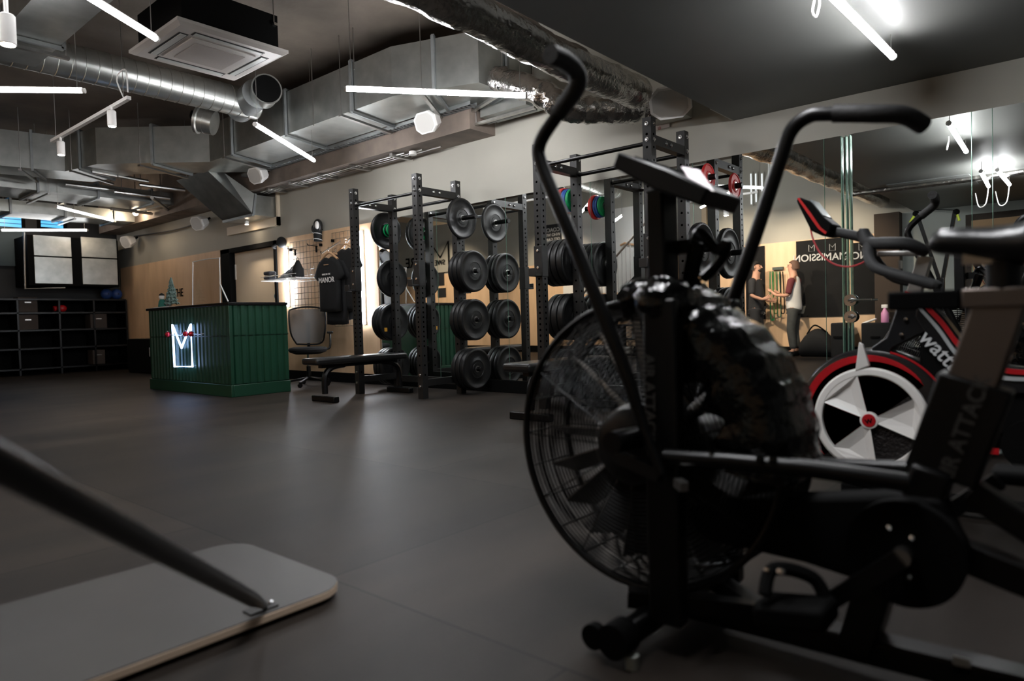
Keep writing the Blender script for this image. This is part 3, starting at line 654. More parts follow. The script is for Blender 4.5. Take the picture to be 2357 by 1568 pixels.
# ================================================================== DUCTS
def duct(path, w, z0, z1, label, m=galv, seams=1.15, hang=True, group='galvanised ducts'):
    # path: centreline (x, y); rectangular section with mitred corners
    pts = [Vector((x, y)) for x, y in path]; n_ = len(pts); L_, R_ = [], []
    for i in range(n_):
        a = (pts[i] - pts[i - 1]).normalized() if i else None; b = (pts[i + 1] - pts[i]).normalized() if i < n_ - 1 else None
        ww = w[i] if isinstance(w, (list, tuple)) else w
        d = a or b
        if a and b: d = (a + b).normalized(); ww = ww / max(.5, d.dot(a))
        nr = Vector((-d.y, d.x)); L_.append(pts[i] + nr * ww / 2); R_.append(pts[i] - nr * ww / 2)
    t = thing('air_duct', label, 'duct', (pts[0].x, pts[0].y, z0), group)
    rs = [[Vector((*L_[i], z0)), Vector((*R_[i], z0)), Vector((*R_[i], z1)), Vector((*L_[i], z1))] for i in range(n_)]
    G().rings(rs).build('duct_run', m, t, sm=0)
    for i in range(n_ - 1):
        ln = (pts[i + 1] - pts[i]).length; k = max(1, round(ln / seams))
        for j in range(k):
            f0 = (j + (.5 if k > 1 or True else 0)) / k
            a = [Vector((*L_[i].lerp(L_[i + 1], f0), 0)), Vector((*R_[i].lerp(R_[i + 1], f0), 0))]
            dr = (pts[i + 1] - pts[i]).normalized(); dv = Vector((dr.x, dr.y, 0)); ac = (a[1] - a[0]).normalized()
            g = G(); e = .022
            q = [a[0] - ac * e + Vector((0, 0, z0 - e)), a[1] + ac * e + Vector((0, 0, z0 - e)), a[1] + ac * e + Vector((0, 0, z1 + e)), a[0] - ac * e + Vector((0, 0, z1 + e))]
            for u in range(4):
                g.beam(q[u], q[(u + 1) % 4], .03, .03, up=dv)
            fl = g.build('flange', galvs, t, sm=0)
            if hang and j % 2 == 0:
                hb = G().beam(a[0] - ac * .10 + Vector((0, 0, z0 - .05)) + dv * .12, a[1] + ac * .10 + Vector((0, 0, z0 - .05)) + dv * .12, .04, .025)
                for q_ in (a[0] - ac * .08, a[1] + ac * .08): p_ = q_ + dv * .12; hb.cyl((p_.x, p_.y, z0 - .06), (p_.x, p_.y, ZC), .005, n=6)
                hb.build('hanger', steel, t, sm=0)
    return t
duct([(-4.75, 5.62), (-4.75, 5.02), (-5.4, 4.80), (-9.3, 4.80), (-10.45, 3.75), (-11.3, 3.55), (-11.5, 2.6), (-11.6, .2)], [.56, .56, .62, .66, .66, .62, .6, .6], 3.06, 3.55, 'large galvanised rectangular duct running beside the concrete beam and turning left')
# stub toward the wall, lower tray below the corner
duct([(-4.62, 5.60), (-4.62, 5.32)], .62, 2.93, 3.05, 'short flat duct box under the big duct corner', seams=.3)
# slanting branch
t = thing('air_duct', 'galvanised branch duct sloping down into the wall above the door', 'duct', (-10, 5, 2.5), 'galvanised ducts')
bp_ = [P(632, 458, y=5.60), P(632, 502, y=5.60), P(560, 507, y=5.35), P(548, 455, y=5.35)]
g = G(); a = [P(450, 437, y=4.75), P(545, 395, y=4.75)]
s0 = [Vector((-9.75, 4.7, 3.08)), Vector((-10.75, 4.7, 3.08)), Vector((-10.75, 4.95, 3.08)), Vector((-9.75, 4.95, 3.08))]
s1 = [Vector((-9.50, 5.25, 2.46)), Vector((-10.40, 5.25, 2.46)), Vector((-10.40, 5.30, 2.76)), Vector((-9.50, 5.30, 2.76))]
s2 = [Vector((-9.50, 5.64, 2.46)), Vector((-10.40, 5.64, 2.46)), Vector((-10.40, 5.64, 2.76)), Vector((-9.50, 5.64, 2.76))]
g.rings([s0, s1, s2]); g.build('duct_run', galv, t, sm=0)
g = G()
for k in range(4): g.beam(s1[k], s1[(k + 1) % 4], .035, .035, up=(0, 1, 0))
g.build('flange', galvs, t, sm=0)
g = G().box((-11.0, 5.60, 2.33), (-9.42, 5.648, 2.46)); g.box((-9.46, 5.60, 2.33), (-9.42, 5.648, 2.95)); tag(g.build('wall_patch', cream), 'pale boxed-in wall opening below the sloping branch duct', 'wall panel')
# near upper-left duct
duct([(-3.2, 1.78), (-7.3, 1.78)], .40, 3.2, 3.5, 'near galvanised duct with bright underside at top left corner', seams=1.2)
duct([(-12.6, 1.2), (-12.6, 5.3)], .9, 2.95, 3.15, 'flat wide duct beneath the far ceiling pipes', seams=.9)
duct([(-14.2, .5), (-14.2, 5.3)], .7, 2.85, 3.05, 'flat duct furthest back near the end wall', seams=.8)
# round spiral duct
sp = thing('spiral_duct', 'round spiral galvanised duct behind the ceiling cassette', 'duct', (-7.58, 3, 3.42))
g = G(); pr = []; y = -1.0
while y < 4.2: pr += [(y, .165), (y + .10, .165), (y + .104, .170), (y + .108, .165)]; y += .115
g.lathe((-7.58, 0, 3.42), (0, 1, 0), pr, 32); g.build('duct_run', galv, sp, sm=50)
G().lathe((-7.2, 4.15, 3.42), (1, -.35, 0), [(0, .15), (.20, .15), (.22, .165), (.25, .165), (.25, .15), (.12, .148), (.12, .01)], 32).build('collar', galv, sp)
_v = Vector((1, -.35, 0)).normalized(); G().cyl(Vector((-7.2, 4.15, 3.42)) + _v * .24, Vector((-7.2, 4.15, 3.42)) + _v * .252, .146, n=32).build('opening', blackm, sp)  # black disc stands in for the shade inside the open collar
G().lathe((-7.58, 4.15, 3.42), (1, -.2, 0), [(-.25, .16), (.4, .16)], 32).build('saddle', galvs, sp)
t = thing('duct_spigot', 'round open duct elbow with black sockets below spiral duct end', 'duct', (-8.0, 3.95, 3.3))
G().lathe((-7.95, 3.95, 3.22), (-.6, -.6, .25), [(0, .14), (.16, .15), (.17, .17), (.20, .17), (.2, .15), (.1, .149), (.1, .02)], 28).build('elbow', galv, t)
g = G().lathe((-8.02, 3.85, 3.28), (-.6, -.6, .25), [(.12, .05), (.14, .05)], 16); g.build('socket', blackm, t)
# cassette unit
cu_ = thing('ceiling_cassette', 'off-white square four-way ceiling air conditioning cassette', 'air conditioner', (-5.8, 2.86, 3.14))
x0, x1, y0, y1, z = -6.28, -5.335, 2.39, 3.335, 3.14
G().box((x0 + .06, y0 + .06, z + .04), (x1 - .06, y1 - .06, z + .34)).build('casing', blackm, cu_)
g = G(); g.rings([[Vector(p) for p in ((x0, y0, z + .045), (x1, y0, z + .045), (x1, y1, z + .045), (x0, y1, z + .045))], [Vector(p) for p in ((x0, y0, z + .02), (x1, y0, z + .02), (x1, y1, z + .02), (x0, y1, z + .02))],
    [Vector(p) for p in ((x0 + .04, y0 + .04, z), (x1 - .04, y0 + .04, z), (x1 - .04, y1 - .04, z), (x0 + .04, y1 - .04, z))]]); g.build('fascia', offw, cu_, sm=0)
cx_, cy_ = (x0 + x1) / 2, (y0 + y1) / 2
for k in range(4):
    a = k * PI / 2; T = Matrix.Translation((cx_, cy_, z)) @ Matrix.Rotation(a, 4, 'Z')
    g = G(); g.T = T; g.box((-.30, -.385, -.002), (.30, -.31, .01)); s_ = g.build('air_slot', mat('slot_dark', (.03, .03, .03), .6), cu_, sm=0)
    g = G(); g.T = T; g.box((-.285, -.370, -.008), (.285, -.322, -.003)); g.build('vane', mat('vane', (.48, .50, .48), .4), s_, sm=0)
g = G().box((cx_ - .275, cy_ - .275, z - .012), (cx_ + .275, cy_ + .275, z)); g.build('grille_frame', offw, cu_, bevel=.005)
g = G().box((cx_ - .21, cy_ - .21, z - .016), (cx_ + .21, cy_ + .21, z - .011)); g.build('grille', mat('grille', (.40, .365, .34), .7, bump=.5, bscale=300), cu_)
g = G()
for px_, py_ in ((x1 - .05, y1 - .1), (x0 + .05, y1 - .1), (x1 - .05, y0 + .1)): g.cyl((px_, py_, z + .25), (px_, py_, ZC), .006, n=6); g.cbox((px_, py_, z + .25), (.06, .03, .02))
g.build('hanging_rod', steel, cu_)
p = P(568, 517, y=5.45); dl_ = thing('downlight', 'tiny bright downlight under the sloping branch duct', 'spotlight', p)
G().cyl(p, p + Vector((0, 0, .05)), .03, n=16).build('lamp_body', white, dl_); G().cyl(p - Vector((0, 0, .004)), p, .025, n=16).build('lens', warm, dl_); G().cyl(p + Vector((0, 0, .05)), (p.x, p.y, 2.47), .008, n=6).build('stem', white, dl_)
l = bpy.data.lights.new('downlight_lamp', 'SPOT'); l.energy = 14; l.spot_size = math.radians(130); l.spot_blend = .8; l.color = (1, .82, .62); l.shadow_soft_size = .03
o = bpy.data.objects.new('downlight_lamp', l); COL.objects.link(o); o.location = p - Vector((0, .03, .02)); o.rotation_euler = Vector((.1, -.35, -1)).to_track_quat('-Z', 'Y').to_euler()
# threaded rods from the ceiling
for k, (a, b_, l) in enumerate((((716, 70), (722, 290), 'threaded rod hanging left of long LED light'), ((808, 30), (815, 160), 'threaded rod with a joint behind long LED light'))):
    q = P(*b_, y=4.4); tag(G().cyl((q.x, q.y, ZC), (q.x, q.y, max(q.z, 2.9)), .006, n=6).build('threaded_rod', steel), l, 'rod')
# foil ducts
def foil_duct(pts, r, label, seed, n=22):
    rnd = random.Random(seed); pts = smooth(pts, 14); m_ = len(pts); rs = []; g = G(); ref = Vector((0, 0, 1))
    for i, p in enumerate(pts):
        d = (pts[min(i + 1, m_ - 1)] - pts[max(i - 1, 0)]).normalized(); x = ref - d * ref.dot(d); x.normalize(); y = d.cross(x)
        rr = r * (1 + .05 * math.sin(i * .9) + rnd.uniform(-.03, .03))
        rs.append([p + (x * math.cos(2 * PI * k / n) + y * math.sin(2 * PI * k / n)) * rr * (1 + rnd.uniform(-.06, .06)) for k in range(n)])
    g.rings(rs); return tag(g.build('foil_duct', foil, sm=25), label, 'duct', 'foil-wrapped flexible ducts')
foil_duct([(-2.87, 5.02, 2.63), (-2.88, 4.2, 2.62), (-2.85, 3.0, 2.64), (-2.88, 1.8, 2.66), (-2.85, .4, 2.66), (-2.8, -1.7, 2.66)], .125, 'long crumpled foil duct along the dark ceiling edge', 4)
foil_duct([(-4.35, 4.95, 3.1), (-3.75, 4.82, 2.80), (-3.5, 4.9, 2.62), (-3.25, 5.15, 2.60), (-3.02, 5.42, 2.62)], .115, 'short foil duct joining the big duct corner to the long one', 9)
g = G().box((-3.05, 5.45, 2.52), (-2.70, 5.64, 2.86)); tag(g.build('foil_box', wallp), 'pale boxed end where the foil ducts meet the wall', 'box')
g = G().tube([PM(1961, 447, z=2.36), PM(2240, 412, z=2.36), PM(2357, 395, z=2.36)], .035, 10); tag(g.build('conduit', foil), 'foil-wrapped pipe under dark ceiling, seen in mirror', 'pipe')
g = G().box((-2.1, .4, 2.408), (-1.2, 1.3, 2.419)); g2 = tag(g.build('access_panel', mat('panel_grey', (.12, .125, .122), .5)), 'square access panel in dark ceiling, seen in mirror', 'panel')
# cables, tray and conduits along the beam
tr_ = thing('cable_tray', 'perforated metal cable tray along front of concrete beam', 'cable tray', (-7, 5.2, 3.02))
g = G(); g.box((-9.6, 5.14, 3.02), (-4.9, 5.145, 3.06)); g.box((-9.6, 5.235, 3.02), (-4.9, 5.24, 3.06))
x = -9.6
while x < -4.9: g.box((x, 5.14, 3.02), (x + .03, 5.24, 3.023)); x += .06
g.build('tray', galvs, tr_, sm=0)
g = G()
for k in range(3): g.tube([(-9.8, 5.36 + .06 * k, 2.80), (-6.2 + .25 * k, 5.36 + .06 * k, 2.80)], .011, 8)
cn = thing('conduit_run', 'parallel steel conduits clipped under the concrete beam', 'conduit', (-8, 5.4, 2.8)); g.build('conduit', steel, cn)
for x in (-9.2, -8.6, -7.9, -7.2, -6.4): G().box((x, 5.30, 2.775), (x + .05, 5.60, 2.815)).build('clip', steel, cn)
g = G().cyl((-6.1, 5.40, 2.80), (-6.1, 5.40, 2.76), .045); g.build('junction_box', white, cn)
# far ceiling pipes
fp = thing('pipe_rack', 'cluster of bright steel pipes under the far ceiling', 'pipes', (-12.5, 4, 2.8))
for k, (a, b_, z) in enumerate((((110, 441), (260, 452), 3.0), ((150, 424), (285, 440), 3.05), ((262, 441), (390, 457), 3.0), ((320, 425), (425, 438), 3.05), ((255, 480), (350, 492), 2.9), ((270, 405), (340, 418), 3.05), ((210, 395), (335, 417), 3.05), ((350, 455), (390, 486), 2.9))):
    G().cyl(P(*a, z=z), P(*b_, z=z), .028, n=10).build('pipe', steel, fp)
for k in range(6):
    p = P(190 + 45 * k, 436 + 5 * k, z=3.0); G().cyl(p, (p.x, p.y, ZC), .006, n=6).build('drop_rod', steel, fp)
# speakers
def speaker(c, s, label, tilt=.35, yaw=0):
    t = thing('speaker', label, 'speaker', c, 'white wall speakers')
    T = Matrix.Translation(c) @ Matrix.Rotation(yaw, 4, 'Z') @ Matrix.Rotation(tilt, 4, 'X')
    g = G(); g.T = T; w_, h_ = .165 * s, .125 * s
    fr_ = [(-w_, -.02, -h_ * .5), (-w_ * .55, -.02, -h_), (w_ * .55, -.02, -h_), (w_, -.02, -h_ * .5), (w_, -.02, h_ * .5), (w_ * .55, -.02, h_), (-w_ * .55, -.02, h_), (-w_, -.02, h_ * .5)]
    f0 = [Vector((x * .97, -.10 * s, z * .97)) for x, y, z in fr_]; f1 = [Vector((x, -.07 * s, z)) for x, y, z in fr_]; f2 = [Vector((x * .55, .09 * s, z * .6)) for x, y, z in fr_]
    g.rings([f0, f1, f2]); g.build('cabinet', white, t, sm=20)
    g = G(); g.T = T; g.rings([[v * 1 for v in [Vector((q.x * .86, q.y - .003, q.z * .86)) for q in f0]], [Vector((q.x * .86, q.y + .004, q.z * .86)) for q in f0]]); g.build('grille', mat('speaker_grille', (.62, .61, .58), .7), t, sm=0)
    g = G(); g.T = T; g.cyl((0, .07 * s, 0), (0, .20 * s, .03), .02, n=10); g.build('bracket', blackm, t)
speaker(P(990, 280, y=5.06), .9, 'white speaker mounted on concrete beam below the long LED light', yaw=.05)
speaker(P(598, 402, y=5.05), 0.9, 'white speaker under left end of the large duct', yaw=.1)
speaker(P(463, 512, y=5.45), .95, 'white speaker on grey wall left of the sloping branch duct', yaw=.15)
speaker(P(298, 555, y=5.45), .95, 'white speaker nearest the far corner above silver panels', yaw=.15)
speaker(P(1546, 230, y=5.30), 1.05, 'large white speaker tucked at end of the long foil duct', yaw=.3, tilt=.55)
cb = G().tube(smooth([P(480, 505, y=5.6), P(400, 530, y=5.6), P(300, 545, y=5.6)]), .012, 6).build('cable', mat('grey_cable', (.08, .08, .08), .6)); tag(cb, 'dark cable along the wall between the two far speakers', 'cable')
# fire notice on the wall
o = G().box(tuple(P(1510, 300, y=5.645)), tuple(P(1541, 281, y=5.64)))
tag(o.build('notice', mat('notice', (.72, .66, .64), .6)), 'small white notice with red print above the right rack', 'notice')
c_ = P(1526, 291, y=5.636); text('print', '13', .035, red, c_ + Vector((-.04, 0, -.01)), (1, 0, 0), (0, 0, 1), bpy.data.objects['notice'], .001)
# ================================================================== FAR LEFT END OF THE ROOM
def onE(px, py, off=.0): return P(px, py, x=XL + off)
lk = thing('locker_unit', 'tall black open shelving unit against the dark far wall', 'shelving', (XL + .35, 4.2, 0))
xa, xb = XL + .02, XL + .55
ya = P(40, 700, x=xb).y - 1.2; yb = 5.58; zt2 = P(200, 690, x=xb).z
ys_ = [ya, ya + 1.2, ya + 1.2 + (yb - ya - 1.2) * .36, ya + 1.2 + (yb - ya - 1.2) * .68, yb]
g = G().box((xa, ya, 0), (xa + .02, yb, zt2)); g.build('back_panel', blackm, lk)
for y in ys_: G().box((xa, y - .015, 0), (xb, y + .015, zt2)).build('side_panel', black, lk)
for z in (.12, .5, .85, 1.18, zt2): G().box((xa, ya, z - .015), (xb, yb, z + .015)).build('shelf', black, lk)
bin_m = mat('storage_bin', (.045, .035, .03), .8)
bl = ['brown-grey storage box on upper shelf at left', 'brown-grey storage box on middle shelf at left', 'brown-grey storage box on middle shelf at right', 'brown-grey storage box on lowest visible shelf at right']
for k, (c0, c1) in enumerate((((41, 690), (88, 727)), ((41, 737), (90, 775)), ((208, 736), (248, 772)), ((213, 798), (243, 833)))):
    a = P(*c0, x=xb - .03); b_ = P(*c1, x=xb - .03)
    zz = min([s for s in (.135, .515, .865, 1.195)], key=lambda s: abs(s - b_.z)); hh = a.z - b_.z
    tb = thing('storage_box', bl[k], 'box', (xb - .2, a.y, zz), 'storage boxes in the black shelving')
    g = G().box((xb - .35, min(a.y, b_.y), zz), (xb - .03, max(a.y, b_.y), zz + min(hh, .29))); g.build('box_body', bin_m, tb, bevel=.01)
    G().box((xb - .03, (a.y + b_.y) / 2 - .05, zz + .18), (xb - .024, (a.y + b_.y) / 2 + .05, zz + .2)).build('handle', steel, tb)
c = P(143, 716, x=xb - .15); c.z = 1.195
t = thing('boxing_gloves', 'dark red glove on the top shelf of the black unit', 'glove', c); G().sphere(c + Vector((0, 0, .075)), .075, sq=(.9, 1.1, .95)).build('mitt', red, t); G().cyl(c + Vector((0, -.03, .09)), c + Vector((0, -.14, .07)), .04, .05).build('cuff', red, t)
for k, px in enumerate((245, 268)):
    c = P(px, 676, x=xb - .2); c.z = zt2 + .125
    t = thing('exercise_ball', 'dull blue ball on top of shelving, %s' % ('left of the pair' if k == 0 else 'right of the pair by plywood'), 'ball', c, 'blue balls on the shelving'); G().sphere(c, .11).build('ball_skin', mat('ball_blue', (.02, .06, .22), .5), t); G().cyl(c + Vector((.105, 0, 0)), c + Vector((.113, 0, 0)), .012, n=10).build('valve', black, t)
# silver boxed panels hung in a black frame
pf = thing('plenum_box', 'two silver galvanised panels in a black frame on far wall', 'duct panel', (XL + .5, 4.9, 1.8))
xo = XL + .9
def Yp(px, py): return P(px, py, x=xo)
a = Yp(62, 540); b_ = Yp(276, 660)
G().box((XL + .02, a.y, b_.z), (xo - .02, min(b_.y, 5.62), a.z)).build('housing', blackm, pf)
for (c0, c1) in (((76, 541), (168, 654)), ((186, 545), (272, 656))):
    u = Yp(*c0); v = Yp(*c1); zm = (u.z + v.z) / 2 + .06
    for z0, z1 in ((v.z, zm - .012), (zm + .012, u.z)):
        g = G().box((xo - .02, u.y, z0), (xo, min(v.y, 5.62), z1)); g.build('silver_panel', galv, pf, bevel=.004)
g = G().tube([Yp(55, 535), Yp(58, 665), Yp(150, 663)], .018, 8); g.build('edge_rail', steel, pf)
t = G().cbox(Vector((-15.0, 5.2, .30)), (.5, .5, .60)).build('black_cabinet', black, None, bevel=.01)
t = bpy.data.objects['black_cabinet']; bpy.data.objects.remove(t)
c = P(322, 838, y=5.3); fb = thing('mini_fridge', 'low black box cabinet by plywood wall left of the desk', 'cabinet', (c.x, 5.3, 0))
zz = P(322, 780, y=5.1).z; wl = P(296, 838, y=5.1).x; wr = P(352, 838, y=5.1).x
G().box((wl, 5.1, 0), (wr, 5.6, zz)).build('cabinet_body', black, fb, bevel=.01); G().box((wl + .02, 5.085, .04), (wr - .02, 5.099, zz - .02)).build('door', blackm, fb); G().cyl((wr - .06, 5.075, zz * .5), (wr - .06, 5.075, zz * .75), .008, n=8).build('handle', steel, fb)
g = G().box((XL + .02, 2.0, 2.1), (XL + .06, P(60, 600, x=XL).y, 2.85)); tag(g.build('grey_panel', mat('teal_grey', (.05, .075, .085), .6)), 'plain blue-grey panel below the blue window at left edge', 'panel')
# ================================================================== FOREGROUND BOARD AND POLE
bx0, bx1, by0, by1 = -2.32, -1.66, .10, 1.18
bd_ = thing('plywood_platform', 'grey-topped plywood board with rounded corners on floor at lower left', 'board', ((bx0 + bx1) / 2, (by0 + by1) / 2, .008))
r_ = .10; pl = []
for (cx1, cy1, a0) in ((bx1 - r_, by1 - r_, 0), (bx0 + r_, by1 - r_, 90), (bx0 + r_, by0 + r_, 180), (bx1 - r_, by0 + r_, 270)):
    for k in range(7): a = math.radians(a0 + 15 * k); pl.append((cx1 + r_ * math.cos(a), cy1 + r_ * math.sin(a)))
G().prism(pl, .014, .036, 'z').build('ply_core', plye, bd_, bevel=.003)
pl2 = [(x + ((bx0 + bx1) / 2 - x) * .003, y + ((by0 + by1) / 2 - y) * .001) for x, y in pl]
G().prism(pl2, .0355, .0385, 'z').build('top_sheet', board, bd_)
for x in (bx0 + .1, bx1 - .1):
    for y in (by0 + .15, by1 - .15): G().cyl((x, y, 0), (x, y, .015), .025).build('rubber_foot', blackm, bd_)
po = P(612, 1396, z=.045); far = P(-60, 1036, d=.62)
pt = thing('slanting_pole', 'black steel pole rising from the plywood board towards the camera', 'pole', po)
dd = (far - po); e1 = po + dd * .10
G().tube([po + dd * .0, po + dd * .04, po + dd * .12, far], [.006, .012, .0185, .0185], 16).build('pole_tube', black, pt)
G().box((po.x - .03, po.y - .05, .0385), (po.x + .012, po.y + .03, .043)).build('bracket', black, pt)
q = P(622, 1388, z=.043); G().lathe(q, (0, 0, 1), [(0, .009), (.004, .008), (.005, .001)], 14).build('screw', chrome, pt)
# ================================================================== FAN BIKE
FX, FZ, FR = -.885, .468, .36         # fan centre (x, z) and radius
YN_, YC_, YF_ = 1.50, 1.60, 1.70      # near guard, centre plane, far guard
ab = thing('fan_bike', 'large black fan exercise bike close to camera, wrapped in shiny plastic', 'exercise bike', (-.6, 1.6, 0), 'fan bikes')
def bb(px, py, y=1.6): return P(px, py, y=y)
def fan_guard(y, sgn):
    g = G(); r = .115
    while r < FR - .006: g.torus((FX, y + sgn * .03 * math.cos(r / FR * PI / 2), FZ), (0, 1, 0), r, .0019, 72, 4); r += .0105
    for k in range(12):
        a = 2 * PI * k / 12
        g.tube([(FX + q * math.cos(a), y + sgn * .03 * math.cos(q / FR * PI / 2), FZ + q * math.sin(a)) for q in (.1, .2, .3, FR)], .002, 5)
    return g
gu = fan_guard(YN_, -1).build('guard', black, ab); gu2 = fan_guard(YF_, 1).build('guard', black, ab)
g = G()
for y in (YN_, YF_): g.torus((FX, y, FZ), (0, 1, 0), FR, .009, 96, 8)
for y in (1.515, 1.53, 1.545, 1.56, 1.575, 1.59, 1.61, 1.625, 1.64, 1.655, 1.67, 1.685): g.torus((FX, y, FZ), (0, 1, 0), FR + .004, .0026, 96, 5)
for k in range(24):
    a = 2 * PI * k / 24; g.beam((FX + FR * math.cos(a), YN_, FZ + FR * math.sin(a)), (FX + FR * math.cos(a), YF_, FZ + FR * math.sin(a)), .004, .004)
g.build('guard_rim', black, ab)
for k in range(18):
    a = 2 * PI * k / 18; ca, sa = math.cos(a), math.sin(a); g = G(); tw = .035
    q = []
    for rr in (.10, .32):
        for s_ in (-1, 1): q.append(Vector((FX + rr * ca - sa * tw * s_ * .6, YC_ + s_ * .055, FZ + rr * sa + ca * tw * s_ * .6)))
    nrm = (q[1] - q[0]).cross(q[2] - q[0]).normalized() * .002
    g.rings([[q[0] - nrm, q[1] - nrm, q[1] + nrm, q[0] + nrm], [q[2] - nrm, q[3] - nrm, q[3] + nrm, q[2] + nrm]]); g.build('fan_blade', fanm, ab, sm=0)
G().lathe((FX, 1.52, FZ), (0, 1, 0), [(0, .09), (.01, .105), (.15, .105), (.16, .09)], 36).build('fan_hub', blackm, ab)
hc = G().lathe((FX, 1.455, FZ), (0, 1, 0), [(0, .075), (.012, .095), (.045, .105)], 36).build('hub_cover', black, ab)
for k in range(3): a = 2 * PI * k / 3 + .5; G().lathe((FX + .03 * math.cos(a), 1.455, FZ + .03 * math.sin(a)), (0, -1, 0), [(0, .010), (.008, .009), (.010, .001)], 10).build('bolt', chrome, hc)
# plastic-wrapped rear fan cover
rnd = random.Random(11); g = G(); a0, a1 = math.radians(-8), math.radians(93); n_ = 60
rs = []
for i in range(n_ + 1):
    a = a0 + (a1 - a0) * i / n_; ro = FR + .022 + .004 * math.sin(i * .8) + (.020 if i > n_ * .72 else 0) + (.012 if i > n_ * .82 else 0); ri = .235 + .02 * math.sin(i * .5) + (.1 if i > n_ * .82 else 0)
    prof = [(ri, 1.475), (ri + .05, 1.462), (ro - .05, 1.462), (ro - .012, 1.475), (ro, 1.50), (ro + .004, 1.56), (ro + .004, 1.64), (ro, 1.70), (ro - .012, 1.725), (ro - .05, 1.738), (ri + .05, 1.738), (ri, 1.725)]
    rs.append([Vector((FX + (q + rnd.uniform(-.001, .001)) * math.cos(a), y + rnd.uniform(-.001, .001), FZ + (q + rnd.uniform(-.001, .001)) * math.sin(a))) for q, y in prof])
g.rings(rs); g.build('wrapped_fan_cover', wrapm, ab, sm=60, label='glossy black plastic wrapping over rear fan cover')
# crumpled knot of wrapping at the top of the fork
g = G(); c = P(1530, 695, y=1.48); n1 = 20; rs = []
for k in range(11):
    t_ = PI * k / 10; rs.append([c + Vector((math.cos(2 * PI * i / n1) * math.sin(t_) * .070 * (1 + rnd.uniform(-.18, .18)), math.sin(2 * PI * i / n1) * math.sin(t_) * .08 * (1 + rnd.uniform(-.15, .15)), -math.cos(t_) * .058 * (1 + rnd.uniform(-.15, .15)))) for i in range(n1)])
g.rings(rs); g.build('wrapping', wrapm, ab, sm=50, label='crumpled shiny black wrapping at fork top')
# fork, mast, console
for y, nm in ((1.435, 0), (1.765, 1)):
    xa_ = P(1482, 1000, y=1.41).x; xb_ = P(1556, 1000, y=1.41).x
    g = G().box((xa_, y - .022, .07), (xb_, y + .022, .83)); f_ = g.build('fork_upright', black, ab, bevel=.006)
    if nm == 0: text('print', 'AIR ATTACK', .036, mat('decal', (.05, .048, .045), .5), (xa_ + .016, y - .0235, .60), (0, 0, -1), (1, 0, 0), f_, .0005)
G().box((xa_, 1.42, .775), (xb_, 1.78, .825)).build('fork_crown', black, ab, bevel=.01)
m0 = bb(1530, 700); m1 = bb(1522, 440); G().beam((m0.x, 1.6, .84), (m1.x, 1.6, m1.z), .085, .05).build('mast', black, ab, bevel=.006)
c0 = P(1425, 368, y=1.52); c1 = P(1632, 450, y=1.52); cd_ = (c1 - c0).normalized(); cn_ = Vector((-cd_.z, 0, cd_.x))
if cn_.z < 0: cn_ = -cn_
g = G()
prof = [c0 - cn_ * .022, c0 + cn_ * .018, c0 + cd_ * .16 + cn_ * .022, c1 + cn_ * .014, c1 - cn_ * .028, c0 + cd_ * .14 - cn_ * .034]
co = G().prism([(p.x, p.z) for p in prof], 1.50, 1.70).build('console', black, ab, bevel=.006)
mid = (c0 + c1) / 2; g = G().beam(Vector((c0.x, 1.6, c0.z)) + cd_ * .03 + cn_ * .0205, Vector((c0.x, 1.6, c0.z)) + cd_ * .13 + cn_ * .024, .13, .004, up=cn_); g.build('screen', mat('screen_dark', (.03, .035, .04), .15), co)
# white card standing on the console
k0 = P(1568, 384, y=1.60); k1 = P(1600, 430, y=1.52); k2 = P(1644, 441, y=1.52); k3 = P(1610, 392, y=1.60)
g = G(); nn2 = (k1 - k0).cross(k3 - k0).normalized() * .001
g.rings([[q + nn2 for q in (k0, k1, k2, k3)], [q - nn2 for q in (k0, k1, k2, k3)]]); cr_ = g.build('info_card', mat('card_white', (.9, .9, .92), .5, nscale=9, col2=(.85, .70, .74)), ab, sm=0, label='white and pink printed card')
# bottle holder hanging behind the mast
g = G().beam(P(1545, 572, y=1.66), P(1612, 566, y=1.66), .05, .035); g.tube(smooth([P(1600, 560, y=1.66), P(1612, 535, y=1.64), P(1650, 575, y=1.62), P(1672, 560, y=1.62), P(1660, 600, y=1.64), P(1620, 640, y=1.66)]), .014, 8)
g.tube(smooth([P(1606, 560, y=1.62), P(1590, 640, y=1.64), P(1600, 655, y=1.66)]), .022, 8); g.build('handle_bracket', black, ab)
# swinging levers
grip = mat('foam_grip', (.013, .013, .013), .6, bump=.2, bscale=120)
lv = smooth([P(1522, 1092, y=1.37), P(1478, 975, y=1.37), P(1430, 830, y=1.365), P(1300, 510, y=1.36), P(1247, 380, y=1.36), P(1243, 330, y=1.36), P(1285, 262, y=1.36), P(1328, 200, y=1.355), P(1326, 165, y=1.34), P(1300, 140, y=1.29), P(1266, 124, y=1.235)], 6)
k_ = 36
le = G().tube(lv[:k_ + 1], [.010 + .007 * min(1, i / 14) for i in range(k_ + 1)], 14).build('lever', black, ab)
G().tube(lv[k_:], .0215, 16).build('hand_grip', grip, le)
lf_ = smooth([Vector((-.90, 1.84, .46)), P(1670, 742, y=1.84), P(1738, 545, y=1.84), P(1795, 372, y=1.84), P(1822, 300, y=1.84), P(1862, 268, y=1.84), P(1905, 262, y=1.84), P(2010, 262, y=1.85), P(2080, 265, y=1.88), P(2124, 288, y=1.93)], 6)
k_ = 37
le = G().tube(lf_[:k_ + 1], .0185, 14).build('lever', black, ab)
G().tube(lf_[k_ - 0:], .0225, 16).build('hand_grip', grip, le)
